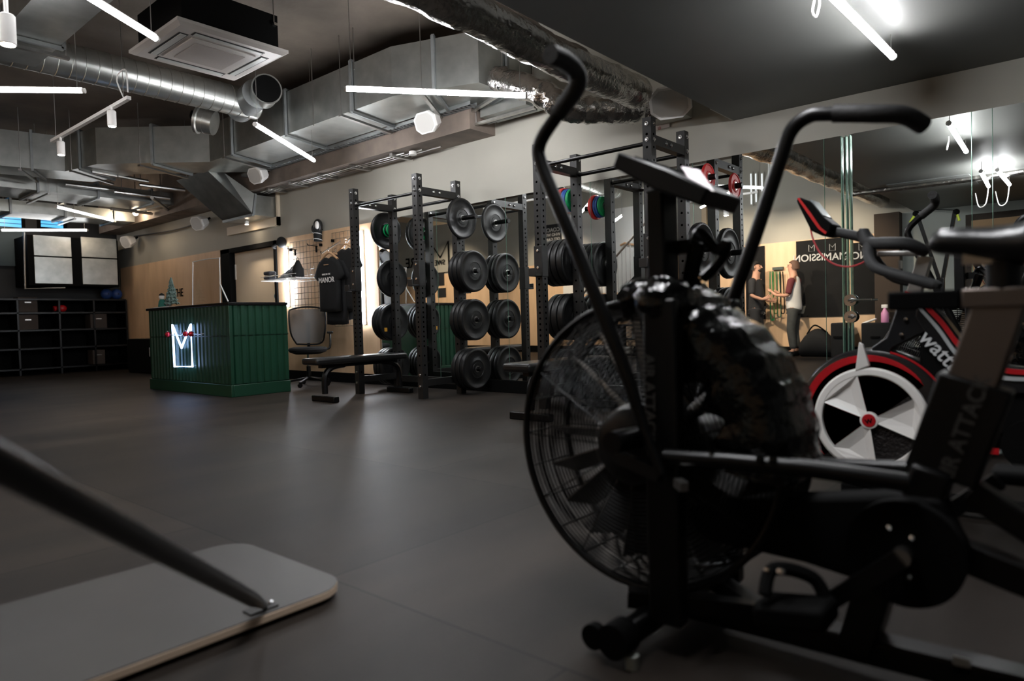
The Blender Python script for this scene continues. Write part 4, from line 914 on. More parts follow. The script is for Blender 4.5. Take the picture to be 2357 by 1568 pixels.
# foot peg
G().cyl(P(1475, 1005, y=1.42), P(1408, 1020, y=1.31), .026, n=20).build('foot_peg', black, ab)
g = G().beam((FX, 1.40, FZ - .01), P(1520, 1095, y=1.37), .02, .03); g.build('link_arm', black, ab)
g = G().tube([P(1530, 1052, y=1.41), P(1680, 1062, y=1.43), P(1850, 1078, y=1.46), P(2090, 1112, y=1.5)], .019, 12); rl = g.build('frame_rail', black, ab)
for px in (1590, 1640, 1750, 1780): p = P(px, 1050 + (px - 1530) * .085, y=1.42); G().sphere(p + Vector((0, 0, .01)), .010, 10).build('wrapping_shred', wrapm, ab)
g = G().tube([P(1530, 1052, y=1.79), P(2090, 1080, y=1.75)], .019, 12); g.build('frame_rail', black, ab)
G().beam(P(1560, 1110, y=1.40), P(1575, 1122, y=1.38), .02, .02).build('pivot_stub', steel, ab)
# crank, chain guard
K = P(2085, 1270, y=1.52)
G().cyl((K.x, 1.50, K.z), (K.x, 1.56, K.z), .105, n=48).build('chain_wheel', blackm, ab)
th = [(FX + .10, FZ - .16), (FX + .20, FZ - .115), (K.x - .03, K.z + .105), (K.x + .06, K.z + .11), (K.x + .10, K.z), (K.x + .02, K.z - .10), (K.x - .2, K.z - .07), (FX + .16, FZ - .22)]
G().prism(th, 1.53, 1.61).build('chain_guard', blackm, ab, bevel=.01)
g = G()
for a_, b_ in ((P(2047, 1214, y=1.5), 0), (P(2100, 1238, y=1.5), 0), (P(2093, 1328, y=1.5), 0)): g.sphere(a_, .006, 8)
g.build('guard_bolt', chrome, ab)
pe = P(1845, 1405, y=1.40)
G().beam((K.x, 1.47, K.z), (pe.x + .03, 1.47, pe.z), .02, .035).build('crank_arm', black, ab)
g = G().beam(P(1752, 1400, y=1.40), P(1915, 1415, y=1.40), .10, .045); pd = g.build('pedal', blackm, ab, bevel=.01)
G().tube(smooth([P(1760, 1370, y=1.36), P(1780, 1310, y=1.40), P(1870, 1330, y=1.44), P(1905, 1390, y=1.44)]), .014, 8).build('pedal_strap', blackm, pd)
g = G(); g.sphere(P(1765, 1312, y=1.38), .007, 8); g.sphere(P(1797, 1316, y=1.38), .009, 8); g.build('strap_buckle', chrome, pd)
q = Vector((2 * K.x - pe.x, 1.80, 2 * K.z - pe.z)); G().beam((K.x, 1.73, K.z), (q.x - .03, 1.73, q.z), .02, .035).build('crank_arm', black, ab); G().box((q.x - .05, 1.75, q.z - .015), (q.x + .06, 1.85, q.z + .015)).build('pedal', blackm, ab, bevel=.01)
G().cyl((K.x, 1.47, K.z), (K.x, 1.73, K.z), .018).build('axle', steel, ab)
# floor frame
G().beam(P(1575, 1385, y=1.60), P(2600, 1636, y=1.60), .07, .055).build('base_beam', black, ab, bevel=.006)
G().cyl((-.835, 1.33, .055), (-.835, 1.87, .055), .032, n=20).build('front_stabiliser', black, ab)
for y in (1.315, 1.885):
    G().cyl((-.835, y - .03, .058), (-.835, y + .03, .058), .040, n=24).build('end_cap', blackm, ab)
    G().cyl((-.80, y, 0), (-.80, y, .03), .016).build('levelling_foot', mat('foot_grey', (.35, .37, .34), .5), ab)
    G().cyl((-.90, y - .012, .045), (-.90, y + .012, .045), .030, n=20).build('transport_wheel', blackm, ab)
G().cyl((.36, 1.33, .05), (.36, 1.87, .05), .032, n=20).build('rear_stabiliser', black, ab)
for s_ in (1.44, 1.76): G().beam((FX, s_, .10), (-.62, 1.6, .08), .04, .04).build('fork_brace', black, ab)
G().beam((K.x - .055, 1.6, K.z - .05), P(1975, 1490, y=1.6), .10, .07).build('lower_post', black, ab, bevel=.008)
G().beam((K.x, 1.6, K.z + .02), P(2155, 1070, y=1.6), .12, .07).build('lower_tube', black, ab, bevel=.008)
G().beam(P(2235, 1130, y=1.60), (.33, 1.6, .10), .05, .05).build('rear_strut', black, ab, bevel=.005)
G().beam((K.x + .05, 1.6, K.z), (.30, 1.6, .16), .05, .06).build('rear_strut', black, ab, bevel=.005)
o = G().box(tuple(P(2193, 1548, y=1.565)), tuple(Vector(P(2233, 1520, y=1.565)) + Vector((0, .003, 0)))).build('size_label', mat('label_grey', (.38, .38, .37), .5), ab, sm=0)
# seat tube and saddle
u0 = P(2160, 1100, y=1.56); u1 = P(2243, 880, y=1.56)
sh = G().beam(Vector((u0.x, 1.6, u0.z)), Vector((u1.x, 1.6, u1.z)), .08, .125).build('seat_tube', black, ab, bevel=.006)
ax = (u1 - u0).normalized(); mid = u0.lerp(u1, .5); pn = Vector((-ax.z, 0, ax.x))
if pn.x < 0: pn = -pn
text('print', 'AIR ATTACK', .040, mat('decal', (.05, .048, .045), .5), Vector((mid.x + .012, 1.556, mid.z)), ax, ax.cross(Vector((0, -1, 0))) * -1, sh, .0005)
v0 = P(2235, 885, y=1.57); v1 = P(2305, 680, y=1.57)
brn = mat('bronze_grey', (.13, .105, .09), .38, .6, bump=.05, bscale=200)
G().beam(Vector((v0.x, 1.6, v0.z)), Vector((v1.x, 1.6, v1.z)), .055, .085).build('seat_post', brn, ab, bevel=.006, label='brown-grey metal seat post')
s0_ = P(2212, 688, y=1.57); s1_ = P(2520, 705, y=1.57)
G().beam(Vector((s0_.x, 1.6, s0_.z)), Vector((s1_.x, 1.6, s0_.z - .0)), .06, .038).build('seat_slider', brn, ab, bevel=.004, label='brown-grey horizontal seat slider')
G().beam(Vector((P(2042, 690, y=1.57).x, 1.6, s0_.z)), Vector((s0_.x - .002, 1.6, s0_.z)), .06, .038).build('slider_end', blackm, ab, bevel=.004)
sx = P(2310, 640, y=1.6); G().cyl((sx.x, 1.6, s0_.z), (sx.x, 1.6, P(2310, 600, y=1.6).z), .030, n=20).build('saddle_stem', black, ab)
def sec(x, zc, hw, hh, dip=0, n=20):
    return [Vector((x, 1.6 + math.copysign(abs(math.cos(2 * PI * i / n)) ** .8, math.cos(2 * PI * i / n)) * hw, zc + math.sin(2 * PI * i / n) * hh * (1 if math.sin(2 * PI * i / n) > 0 else 1.1) )) for i in range(n)]
xs = P(2138, 565, y=1.6).x; g = G(); rs = []
for f_, dz, hw, hh in ((0, .0, .012, .008), (.03, .004, .026, .018), (.08, .006, .034, .024), (.2, .002, .040, .028), (.35, -.006, .050, .032), (.5, -.010, .068, .038), (.65, .000, .092, .042), (.8, .014, .115, .044), (.92, .024, .122, .040), (1, .030, .10, .022)):
    rs.append(sec(xs + .30 * f_, P(2150, 560, y=1.6).z + dz - .004, hw, hh))
g.rings(rs); g.build('saddle', saddlem, ab)
G().beam((xs + .06, 1.6, rs[3][0].z - .035), (xs + .26, 1.6, rs[3][0].z - .045), .05, .02).build('saddle_rail', steel, ab)
# second fan bike beyond
ab2 = copy_tree(ab); ab2.location = (-.6 + .27, 1.6 + 2.9, 0)
ab2['label'] = 'second black fan bike standing behind the red-striped bike, against the mirror'
# ================================================================== RED-STRIPED EXERCISE BIKE
WX, WY, WZ = -.70, 3.0, .352
wb = thing('exercise_bike', 'black exercise bike with white-spoked wheel and red stripes', 'exercise bike', (-.35, 3.05, 0))
def arcp(r0, r1, a0, a1, n, c=(WX, WZ)):
    a0, a1 = math.radians(a0), math.radians(a1)
    return [(c[0] + r0 * math.cos(a0 + (a1 - a0) * i / n), c[1] + r0 * math.sin(a0 + (a1 - a0) * i / n)) for i in range(n + 1)] + [(c[0] + r1 * math.cos(a1 - (a1 - a0) * i / n), c[1] + r1 * math.sin(a1 - (a1 - a0) * i / n)) for i in range(n + 1)]
wh = G().lathe((WX, WY + .012, WZ), (0, 1, 0), [(0, .262), (.006, .278), (.02, .287), (.11, .287), (.13, .275)], 72).build('wheel_housing', mat('gloss_black', (.012, .012, .013), .2), wb)
ring = G(); ring.lathe((WX, WY - .006, WZ), (0, 1, 0), [(.02, .178), (.0, .180), (-.006, .186), (-.006, .204), (.004, .212), (.02, .212)], 72)
G().lathe((WX, WY + .010, WZ), (0, 1, 0), [(0, .184), (.004, .184)], 60).build('honeycomb_disc', mat('honeycomb', (.012, .010, .010), .35, bump=.6, bscale=90), wh)
# ring as an annulus
def annulus(r0, r1, y0, y1, n=72):
    g = G(); prof = [(y1, r0), (y0 + .003, r0 + .001), (y0, r0 + .005), (y0, r1 - .008), (y0 + .007, r1), (y1, r1)]; rs = []
    for y, r in prof: rs.append([Vector((WX + r * math.cos(2 * PI * i / n), y, WZ + r * math.sin(2 * PI * i / n))) for i in range(n)])
    g.rings(rs, cap=False, closed=True); return g
wr_ = annulus(.178, .211, WY - .012, WY + .014).build('white_ring', white, wh, label='white outer ring of the wheel')
for (a0, a1) in ((103, 160), (-22, 31), (-139, -82)):
    g = G(); am = math.radians((a0 + a1) / 2 + 4); A0, A1 = math.radians(a0), math.radians(a1)
    o_ = Vector((WX, WY - .014, WZ))
    def pt(r, a, y): return Vector((WX + r * math.cos(a), y, WZ + r * math.sin(a)))
    e0, e1 = pt(.185, A0, WY - .010), pt(.185, A1, WY - .010); i0, i1 = pt(.150, A0 + (A1 - A0) * .28, WY + .008), pt(.165, A0 + (A1 - A0) * .80, WY + .008); ci = pt(.075, am, WY + .004)
    n0 = pt(.03, A0, WY - .012); n1_ = pt(.03, A1, WY - .012)
    eo = [pt(.185, A0 + (A1 - A0) * k / 6, WY - .010) for k in range(7)]
    g.add([n0, n1_, ci, i0, i1] + eo, [(0, 2, 3, 5), (0, 1, 2), (1, 11, 4, 2), (2, 4, 3), (3, 4, 11, 10, 9, 8, 7, 6, 5)])
    g.build('spoke_panel', white, wh, sm=0)
G().lathe((WX, WY - .010, WZ), (0, -1, 0), [(-.01, .034), (.004, .034), (.006, .028)], 32).build('hub', white, wh)
h_ = G().lathe((WX, WY - .016, WZ), (0, -1, 0), [(0, .026), (.003, .025), (.004, .001)], 32).build('hub_cap', red, wh)
text('print', 'w', .04, blackm, (WX, WY - .0205, WZ), (1, 0, .25), (-.25, 0, 1), wh, .0004)
cres = []
for i in range(33):
    a = math.radians(38 + (222 - 38) * i / 32); cres.append((a, .028 * math.sin(PI * i / 32) ** .6 + .0005))
poly = [(WX + (.236 + t_) * math.cos(a), WZ + (.236 + t_) * math.sin(a)) for a, t_ in cres] + [(WX + (.238 - t_ * .1) * math.cos(a), WZ + (.238 - t_ * .1) * math.sin(a)) for a, t_ in cres[::-1]]
G().prism(poly, WY + .008, WY + .013).build('red_crescent', red, wh, sm=0, label='red crescent stripe on wheel housing')
G().prism(arcp(.277, .284, 20, 75, 20), WY + .014, WY + .02).build('red_edge', red, wh, sm=0)
g = G(); a_ = P(1977, 788, y=WY - .03); b1 = P(1968, 855, y=WY - .015); b2 = P(2001, 842, y=WY - .015); a2 = P(1985, 793, y=WY - .03)
g.rings([[a_, b1, b2, a2], [q + Vector((0, .02, 0)) for q in (a_, b1, b2, a2)]]); g.build('white_fin', white, wh, bevel=.003, label='white pointed fin above the wheel ring')
def WP(px, py, dy=0): return P(px, py, y=3.06 + dy)
g = G().prism([(p.x, p.z) for p in (WP(2060, 800), WP(2040, 835), WP(2010, 800), WP(2045, 775), WP(2082, 672), WP(2128, 690), WP(2140, 760))], 3.02, 3.12); g.build('head_tube', mat('gloss_black', (0, 0, 0)), wb, bevel=.006)
g = G().beam(WP(2100, 690), WP(2131, 590), .045, .05); g.build('bar_post', steel, wb, bevel=.004)
G().beam(WP(2086, 672), WP(2126, 682), .06, .008).build('post_collar', red, wb)
for p in (WP(2085, 735, -.05), WP(2075, 770, -.05)): G().lathe(p, (0, -1, 0), [(0, .008), (.005, .007), (.006, .001)], 12).build('bolt', chrome, wb)
# sweeping main beam with stripes
top = smooth([WP(2120, 680), WP(2175, 728), WP(2225, 790), WP(2290, 832), WP(2380, 845), WP(2560, 840)], 5); bot = smooth([WP(2110, 730), WP(2150, 790), WP(2200, 860), WP(2280, 900), WP(2380, 905), WP(2560, 900)], 5)
body = G().prism([(p.x, p.z) for p in top] + [(p.x, p.z) for p in bot[::-1]], 3.01, 3.11).build('main_beam', mat('gloss_black', (0, 0, 0)), wb, bevel=.008)
def stripe(f0, f1, m, nm):
    a = [t_.lerp(b_, f0) for t_, b_ in zip(top, bot)]; b_ = [t_.lerp(q, f1) for t_, q in zip(top, bot)]
    G().prism([(p.x, p.z) for p in a] + [(p.x, p.z) for p in b_[::-1]], 3.003, 3.011).build(nm, m, body, sm=0)
stripe(.08, .26, red, 'red_stripe'); stripe(.36, .50, mat('stripe_grey', (.42, .45, .46), .4), 'grey_stripe')
g = G().prism([(p.x, p.z) for p in (WP(2120, 760), WP(2165, 780), WP(2290, 900), WP(2560, 900), WP(2560, 1000), WP(2250, 1000), WP(2175, 905), WP(2120, 850))], 3.03, 3.14); g.build('drive_housing', blackm, wb, bevel=.01)
wp0 = WP(2168, 812, -.05); wp1 = WP(2206, 850, -.05); wd = (wp1 - wp0).normalized(); wu = Vector((-wd.z, 0, wd.x)); wu = wu if wu.z > 0 else -wu
text('print', 'wattbike', .078, mat('decal_light', (.62, .64, .65), .5), wp0 + (wp1 - wp0) * .55 - wu * .0 + Vector((0, -.012, 0)), wd, wu, body, .001)
g = G().prism(arcp(.292, .31, -5, 33, 14), 3.0, 3.06); g.build('clear_guard', mat('red_clear', (.4, .03, .03), .2), wb, sm=0)
G().beam((WX - .12, 3.06, .05), (.55, 3.06, .05), .07, .05).build('base_beam', blackm, wb, bevel=.006)
g = G().beam(P(2247, 1035, y=2.99), P(2300, 1040, y=2.99), .01, .022); g.build('base_stripe', red, wb)
G().cyl((WX - .02, 2.80, .035), (WX - .02, 3.32, .035), .032, n=18).build('front_foot', blackm, wb); G().cyl((.50, 2.80, .035), (.50, 3.32, .035), .032, n=18).build('rear_foot', blackm, wb)
G().beam((-.10, 3.06, .30), (.10, 3.06, .90), .06, .05).build('seat_tube', black, wb, bevel=.004)
G().beam((WX + .02, 3.07, .12), (-.45, 3.07, .40), .05, .05).build('front_fork', black, wb)
kx = Vector((-.18, 2.98, .30)); G().cyl(kx, kx + Vector((0, .16, 0)), .09, n=36).build('chain_ring', blackm, wb); G().beam(kx + Vector((0, -.03, 0)), kx + Vector((.16, -.03, -.06)), .015, .03).build('crank_arm', steel, wb); G().box((-.07, 2.86, .225), (.03, 2.95, .25)).build('pedal', blackm, wb)
g = G(); rs = []
for f_, hw, hh in ((0, .015, .01), (.1, .03, .02), (.4, .045, .028), (.7, .09, .034), (.95, .10, .03), (1, .08, .015)): rs.append([Vector((v.x, v.y - 1.6 + 3.06, v.z)) for v in sec(.0 + .27 * f_, .96, hw, hh)])
g.rings(rs); g.build('saddle', saddlem, wb)
# handlebars and display
gripm = mat('bar_grip', (.030, .031, .032), .65, bump=.15, bscale=100)
G().tube(smooth([WP(1915, 533), WP(1960, 541), WP(2000, 552)]), .020, 12).build('display_stem', gripm, wb)
hb = G().tube(smooth([WP(1985, 530, -.08), WP(1998, 558, -.1), WP(2040, 560, -.12), WP(2090, 562, -.1), WP(2130, 580, -.04)]), [.014] + [.024] * 22 + [.020] * 2, 14).build('top_bar', gripm, wb)
G().tube(smooth([WP(2000, 556, -.1), WP(1999, 590, -.14), WP(2015, 615, -.17), WP(2050, 628, -.18), WP(2100, 642, -.18), WP(2148, 655, -.17)]), .020, 14).build('drop_bar', gripm, wb)
G().tube(smooth([WP(2003, 550, .1), WP(2010, 590, .14), WP(2060, 640, .17), WP(2150, 655, .18), WP(2152, 660, .18)]), .020, 14).build('drop_bar', gripm, wb)
G().prism([(p.x, p.z) for p in (WP(1984, 528), WP(1995, 528), WP(2012, 548), WP(2004, 572), WP(1984, 560))], 3.0, 3.1).build('bar_clamp', gripm, wb, bevel=.008)
G().beam(WP(2022, 585), WP(2128, 583), .05, .018).build('fore_aft_rail', steel, wb, bevel=.003)
G().box(tuple(WP(2068, 618, -.02)), tuple(WP(2078, 600, .02))).build('clamp_lever', chrome, wb)
dp = thing  # display head
g = G().prism([(p.x, p.z) for p in (WP(1846, 466), WP(1853, 458), WP(1880, 470), WP(1908, 505), WP(1927, 520), WP(1922, 545), WP(1905, 546), WP(1880, 535), WP(1865, 505))], 2.98, 3.14); dh = g.build('display_housing', blackm, wb, bevel=.008)
def dpr(pts, m, nm, y0=2.974, y1=2.982): G().prism([(p.x, p.z) for p in [WP(*q) for q in pts]], y0, y1).build(nm, m, dh, sm=0)
dpr(((1850, 462), (1855, 461), (1879, 492), (1903, 527), (1917, 538), (1914, 543), (1898, 531), (1874, 497)), mat('red_bright', (.6, .02, .02), .35), 'red_trim')
g = G(); a, b_ = WP(1873, 465), WP(1900, 500); c1_, d1_ = WP(1905, 505), WP(1925, 520)
dr_ = (b_ - a).normalized(); nr_ = Vector((-dr_.z, 0, dr_.x)); nr_ = nr_ if nr_.z > 0 else -nr_
G().beam(a + nr_ * .004, b_ + nr_ * .004, .11, .005, up=nr_).build('screen', mat('lcd', (.35, .40, .42), .12), dh); G().beam(c1_ + nr_ * .004, d1_ + nr_ * .002, .11, .005, up=nr_).build('keypad', mat('keypad', (.3, .3, .31), .3), dh)
G().tube(smooth([WP(1865, 522, -.06), WP(1872, 552, -.07), WP(1890, 585, -.08), WP(1920, 608, -.1), WP(1955, 614, -.1), WP(1985, 605, -.1), WP(2000, 592, -.06)]), .0035, 8).build('cable', mat('red_cable', (.55, .05, .06), .4), wb, label='thin red cable looping from display')
# ================================================================== THE OPPOSITE SIDE OF THE ROOM (seen in the mirrors)
yb_ = YB + .02
def wallrect(c0, c1, m, name, label, cat, dy=.02, group=None):
    a = PM(*c0, y=yb_ + dy); b_ = PM(*c1, y=yb_ + dy)
    o = G().box((a.x, yb_, min(a.z, b_.z)), (b_.x, yb_ + dy, max(a.z, b_.z))).build(name, m, sm=0); return tag(o, label, cat, group)
wallrect((1832, 556), (1950, 728), chalk, 'chalkboard', 'black chalkboard lettered MISSION behind the man, seen in mirror', 'chalkboard')
wallrect((1958, 560), (2027, 722), chalk, 'chalkboard', 'black chalkboard lettered MANOR right of glass edge, seen in mirror', 'chalkboard')
wallrect((1715, 570), (1762, 735), chalk, 'chalkboard', 'narrow black chalkboard behind the half-hidden person, in mirror', 'chalkboard')
yt = yb_ + .022
def ctext(s, px, py, size, m=chalkw): # chalk lettering on the far wall; reads from inside the room
    p = PM(px, py, y=yt); o = text('chalk_lettering', s, size, m, p, (-1, 0, 0), (0, 0, 1)); return o
def crown(px, py, h):
    p = PM(px, py, y=yt + .002); w_ = h * .8; q = [(-w_ / 2, h / 2), (-w_ / 2, -h / 2), (w_ / 2, -h / 2), (w_ / 2, h / 2), (0, 0)]
    return G().tube([Vector((p.x - a, p.y, p.z + b_)) for a, b_ in q], .006, 6, closed=True).build('crown_drawing', chalkw)
tag(ctext('MISSION', 1869, 594, .178), 'chalk word MISSION mirrored on the chalkboard behind the man', 'lettering')
tag(ctext('MAN', 1923, 591, .178), 'chalk letters MAN beside the mirrored word MISSION', 'lettering')
tag(ctext('MANOR', 1989, 588, .178), 'chalk word MANOR on the board right of glass edge', 'lettering')
tag(crown(1868, 571, .12), 'chalk crown drawn above the word MISSION', 'drawing'); tag(crown(1916, 569, .12), 'chalk crown above the letters MAN', 'drawing'); tag(crown(1984, 568, .12), 'chalk crown above the word MANOR', 'drawing')
p = PM(1757, 721, y=yt); o = G().torus((p.x, p.y, p.z), (0, 1, 0), .035, .004, 4, 5); tag(o.build('chalk_logo', chalkw), 'small square chalk mark at bottom of the narrow chalkboard', 'drawing')
# far plywood lettering
o = ctext('RE', 945, 607, .40, blackm); o.name = 'lettering'; tag(o, 'large black letters RE on plywood seen mirrored behind left rack', 'lettering')
p = PM(1013, 600, y=yt); q = [(-.42, .62), (-.42, -.42), (.42, -.42), (.42, .62), (0, .1)]
tag(G().tube([Vector((p.x - a * .8, p.y, p.z + b_ * .8)) for a, b_ in q], .02, 6, closed=True).build('wall_logo', blackm), 'black outlined crown logo on plywood, seen in mirror', 'logo')
o = ctext('SWE', 1012, 605, .20, blackm); o.name = 'lettering'; tag(o, 'small black letters inside the outlined crown logo, in mirror', 'lettering')
ps = mat('poster_dark', (.02, .022, .025), .5)
wallrect((1007, 628), (1022, 657), ps, 'poster', 'upper of two small dark posters below the crown logo', 'poster'); wallrect((1007, 664), (1026, 684), ps, 'poster', 'lower of two small dark posters below the crown logo', 'poster')
wallrect((1247, 520), (1292, 600), ps, 'poster', 'black poster headed COACH with white text, seen in mirror', 'poster')
for k, (s, sz_) in enumerate((('COACH', .13), ('WHO WILL', .10), ('GET GAINS', .10), ('TO CHALLENGE', .08), ('BE BETTER', .09))):
    p = PM(1270, 530 + k * 11, y=yt); o = text('print', s, sz_, chalkw, p, (-1, 0, 0), (0, 0, 1), None); tag(o, 'white poster line reading ' + s, 'lettering')
# bright white stairwell wall and staircase
a = PM(1290, 420, y=yb_ + .01); b_ = PM(1500, 735, y=yb_ + .01)
o = struct('trim_20', G().box((a.x, yb_ - .005, 1.35), (b_.x + .0, yb_ + .01, 3.2)), mat('white_plaster', (.78, .77, .74), .7))
stc = thing('staircase', 'straight staircase with metal balusters and sloping handrail, seen in mirror', 'staircase', (-8.0, -1.2, 0))
sx0_, sx1_ = -8.7, -6.5; n_ = 11
for k in range(n_):
    x = sx0_ + (sx1_ - sx0_) * k / n_; z = .19 * (k + 1)
    G().box((x, -1.80, z - .04), (x + .25, -.95, z)).build('tread', mat('stair_tread', (.10, .09, .08), .6), stc)
g = G().beam((sx0_ - .1, -.93, .05), (sx1_ + .1, -.93, .19 * n_ + .05), .04, .22); g.build('stringer', blackm, stc)
g = G().tube([(sx0_ - .15, -.93, .95), (sx1_ + .1, -.93, .19 * n_ + 1.0)], .022, 10); g.build('handrail', mat('rail_brown', (.12, .09, .07), .5), stc)
for k in range(22):
    f_ = (k + .5) / 22; x = sx0_ + (sx1_ - sx0_) * f_; z = .19 * n_ * f_ + .1; G().cyl((x, -.93, z), (x, -.93, z + .86), .009, n=6).build('baluster', steel, stc)
g = G().tube([PM(1428, 565, y=YB + .12), PM(1437, 560, y=YB + .12), PM(1480, 567, y=YB + .12), PM(1560, 578, y=YB + .12)], .025, 8); tag(g.build('wall_handrail', woodh), 'pale wooden handrail on the white stairwell wall', 'handrail')
for k, (px, t0, t1) in enumerate(((1548, 510, 640), (1563, 498, 640), (1572, 505, 640), (1727, 400, 470), (1738, 400, 465), (1752, 400, 440))):
    a = PM(px, t0, y=yb_ + .02); b_ = PM(px + 3.5, t1, y=yb_ + .02); wn = struct('window_%d' % (3 + k), G().box((a.x - .03, yb_, b_.z - .03), (b_.x + .03, yb_ + .015, a.z + .03)), wallp); G().box((a.x, yb_ + .015, b_.z), (b_.x, yb_ + .02, a.z)).build('pane', brightw, wn)
o = G().box((-6.05, YB + .05, 0), (-5.95, YB + .15, 3.4)); tag(o.build('timber_post', mat('timber', (.55, .42, .28), .6)), 'pale upright timber post by the windows, seen in mirror', 'post')
# dark shelving between the racks as mirrored
ds = thing('storage_shelf', 'dark low shelf of bottles and boxes along back wall, seen in mirror', 'shelf', (-6.9, -.4, 0))
for z in (.05, .35, .62): G().box((-7.2, -.6, z), (-5.0, -.2, z + .03)).build('shelf', blackm, ds)
for x in (-7.2, -6.1, -5.0): G().box((x - .02, -.6, 0), (x + .02, -.2, .65)).build('side_panel', blackm, ds)
rnd = random.Random(21); cols = [mat('box_grey', (.25, .24, .22), .6), mat('box_white', (.6, .58, .55), .6), mat('box_tan', (.4, .25, .12), .6)]
for k in range(8):
    x = -7.05 + k * .25; z = .38 if k % 2 else .08; hgt = .12 + .08 * rnd.random()
    t = thing('shelf_box', '%s box on the %s shelf at the back, %s' % (('grey', 'white', 'tan')[k % 3], 'middle' if k % 2 else 'bottom', ('far left end', 'left end', 'left of centre', 'just left of the divider', 'beside the divider', 'right of centre', 'right end', 'far right end')[k]), 'box', (x, -.4, z), 'boxes on the low shelf')
    G().box((x - .08, -.5, z), (x + .08, -.3, z + hgt)).build('box_body', cols[k % 3], t, bevel=.006); G().box((x - .085, -.505, z + hgt * .8), (x + .085, -.295, z + hgt + .005)).build('lid', cols[(k + 1) % 3], t)
# bands rack
rb = thing('band_rack', 'wall rack hung with green and dark resistance bands behind the man', 'rack', PM(1790, 620, y=yb_))
a = PM(1778, 622, y=yb_ + .05); b_ = PM(1802, 614, y=yb_ + .05); G().box((a.x, yb_, a.z), (b_.x, yb_ + .06, b_.z)).build('rack_plate', mat('rack_green', (.04, .06, .05), .5), rb)
for k, (px, m, zl) in enumerate(((1775, greenp, 745), (1783, mat('band_olive', (.08, .16, .03), .6), 730), (1791, mat('band_dark', (.02, .10, .05), .6), 738), (1799, blackm, 730))):
    a = PM(px, 625, y=yb_ + .10); z1 = PM(px, zl - 8, y=yb_ + .1).z
    bnd = tag(G().tube(smooth([(a.x - .02, a.y, a.z), (a.x - .025, a.y, (a.z + z1) / 2), (a.x - .02, a.y, z1 + .05), (a.x + .01, a.y, z1), (a.x + .04, a.y, z1 + .05), (a.x + .035, a.y, (a.z + z1) / 2), (a.x + .02, a.y, a.z)]), .010, 6).build('resistance_band', m), ('bright green band hanging leftmost on the wall rack', 'olive band hanging second from left on wall rack', 'dark green band hanging third on wall rack', 'black band hanging rightmost on wall rack')[k], 'band', 'resistance bands')
# bags, plyo boxes, bottle
c = PM(1893, 815, z=0); c.x += .20; t = thing('duffel_bag', 'slumped black holdall on floor beside the man, seen in mirror', 'bag', (c.x, -1.45, 0))
rnd = random.Random(2); g = G(); rs = []
for k in range(9):
    f_ = k / 8; x = c.x - .30 + .58 * f_; h_ = .50 * math.sin(PI * min(.98, f_ * .8 + .12)) ** .6; rs.append([Vector((x, -1.45 + math.cos(2 * PI * i / 16) * .18, h_ * .5 + math.sin(2 * PI * i / 16) * h_ * .5)) for i in range(16)])
g.rings(rs); g.build('bag_body', fabricb, t); G().tube(smooth([(c.x - .2, -1.42, .40), (c.x - .05, -1.38, .56), (c.x + .15, -1.42, .42)]), .014, 8).build('carry_handle', blackm, t)
for k, (x0p, x1p, l) in enumerate(((1916, 1950, 'black padded block left of the green glass edge, in mirror'), (1986, 2052, 'black padded block right of the glass edge, in mirror'))):
    a = PM(x0p, 800, y=-1.3); b_ = PM(x1p, 800, y=-1.3); t = thing('padded_block', l, 'block', ((a.x + b_.x) / 2, -1.4, 0), 'padded blocks by the back wall')
    zt3 = PM(x0p, 744, y=-1.2).z; G().box((a.x, -1.75, 0), (b_.x, -1.2, zt3)).build('block_body', fabricb, t, bevel=.02); G().beam(((a.x + b_.x) / 2 - .07, -1.19, zt3 * .6), ((a.x + b_.x) / 2 + .07, -1.19, zt3 * .6), .02, .03).build('handle', blackm, t)
c = PM(2037, 742, y=-1.45); c.z = zt3
t = thing('spray_bottle', 'spray bottle of pink liquid on the padded block, in mirror', 'bottle', c)
G().lathe(c, (0, 0, 1), [(0, .055), (.01, .06), (.16, .058), (.21, .03), (.24, .022)], 20).build('bottle', mat('pink', (.75, .32, .55), .3), t); G().box(c + Vector((-.05, -.02, .24)), c + Vector((.05, .02, .30))).build('trigger_head', white, t, bevel=.008)
c2 = c + Vector((-.2, .05, 0)); g = G(); g.T = Matrix.Translation(c2) @ Matrix.Rotation(-.35, 4, 'Y'); g.box((-.12, -.05, .02), (.10, .05, .05)); tag(g.build('folded_cloth', white, bevel=.01), 'white folded cloth beside the pink spray bottle', 'cloth')
# ski trainer
se = thing('ski_trainer', 'black upright ski trainer with lime green pull handles, seen in mirror', 'exercise machine', (-1.78, -.3, 0))
def SP(px, py): return PM(px, py, y=-.3)
G().beam(SP(2165, 720), SP(2165, 640), .09, .10).build('column', black, se, bevel=.01); G().beam(SP(2166, 655), SP(2110, 492), .06, .045).build('arm', black, se); G().beam(SP(2168, 655), SP(2198, 486), .06, .045).build('arm', black, se)
G().box((SP(2165, 700).x - .12, -.45, 0), (SP(2165, 700).x + .12, -.15, .9)).build('fan_casing', blackm, se, bevel=.02)
G().box((SP(2165, 700).x - .3, -.9, 0), (SP(2165, 700).x + .3, -.1, .05)).build('base', blackm, se)
for k, (a_, b_) in enumerate((((2108, 492), (2095, 512)), ((2201, 488), (2208, 508)))):
    pu = G().sphere(SP(*a_), .045, 12).build('pulley', blackm, se); G().cyl(SP(*a_), SP(*b_), .018, n=10).build('handle', lime, se)
g = G().tube([SP(2112, 486), SP(2150, 482), SP(2198, 484)], .006, 6); g.build('cord', blackm, se)
o = text('print', 'PRO', .05, lime, SP(2168, 666) + Vector((0, .06, 0)), (-1, 0, 0), (0, 0, 1), se)
bpy.data.objects.remove(o)
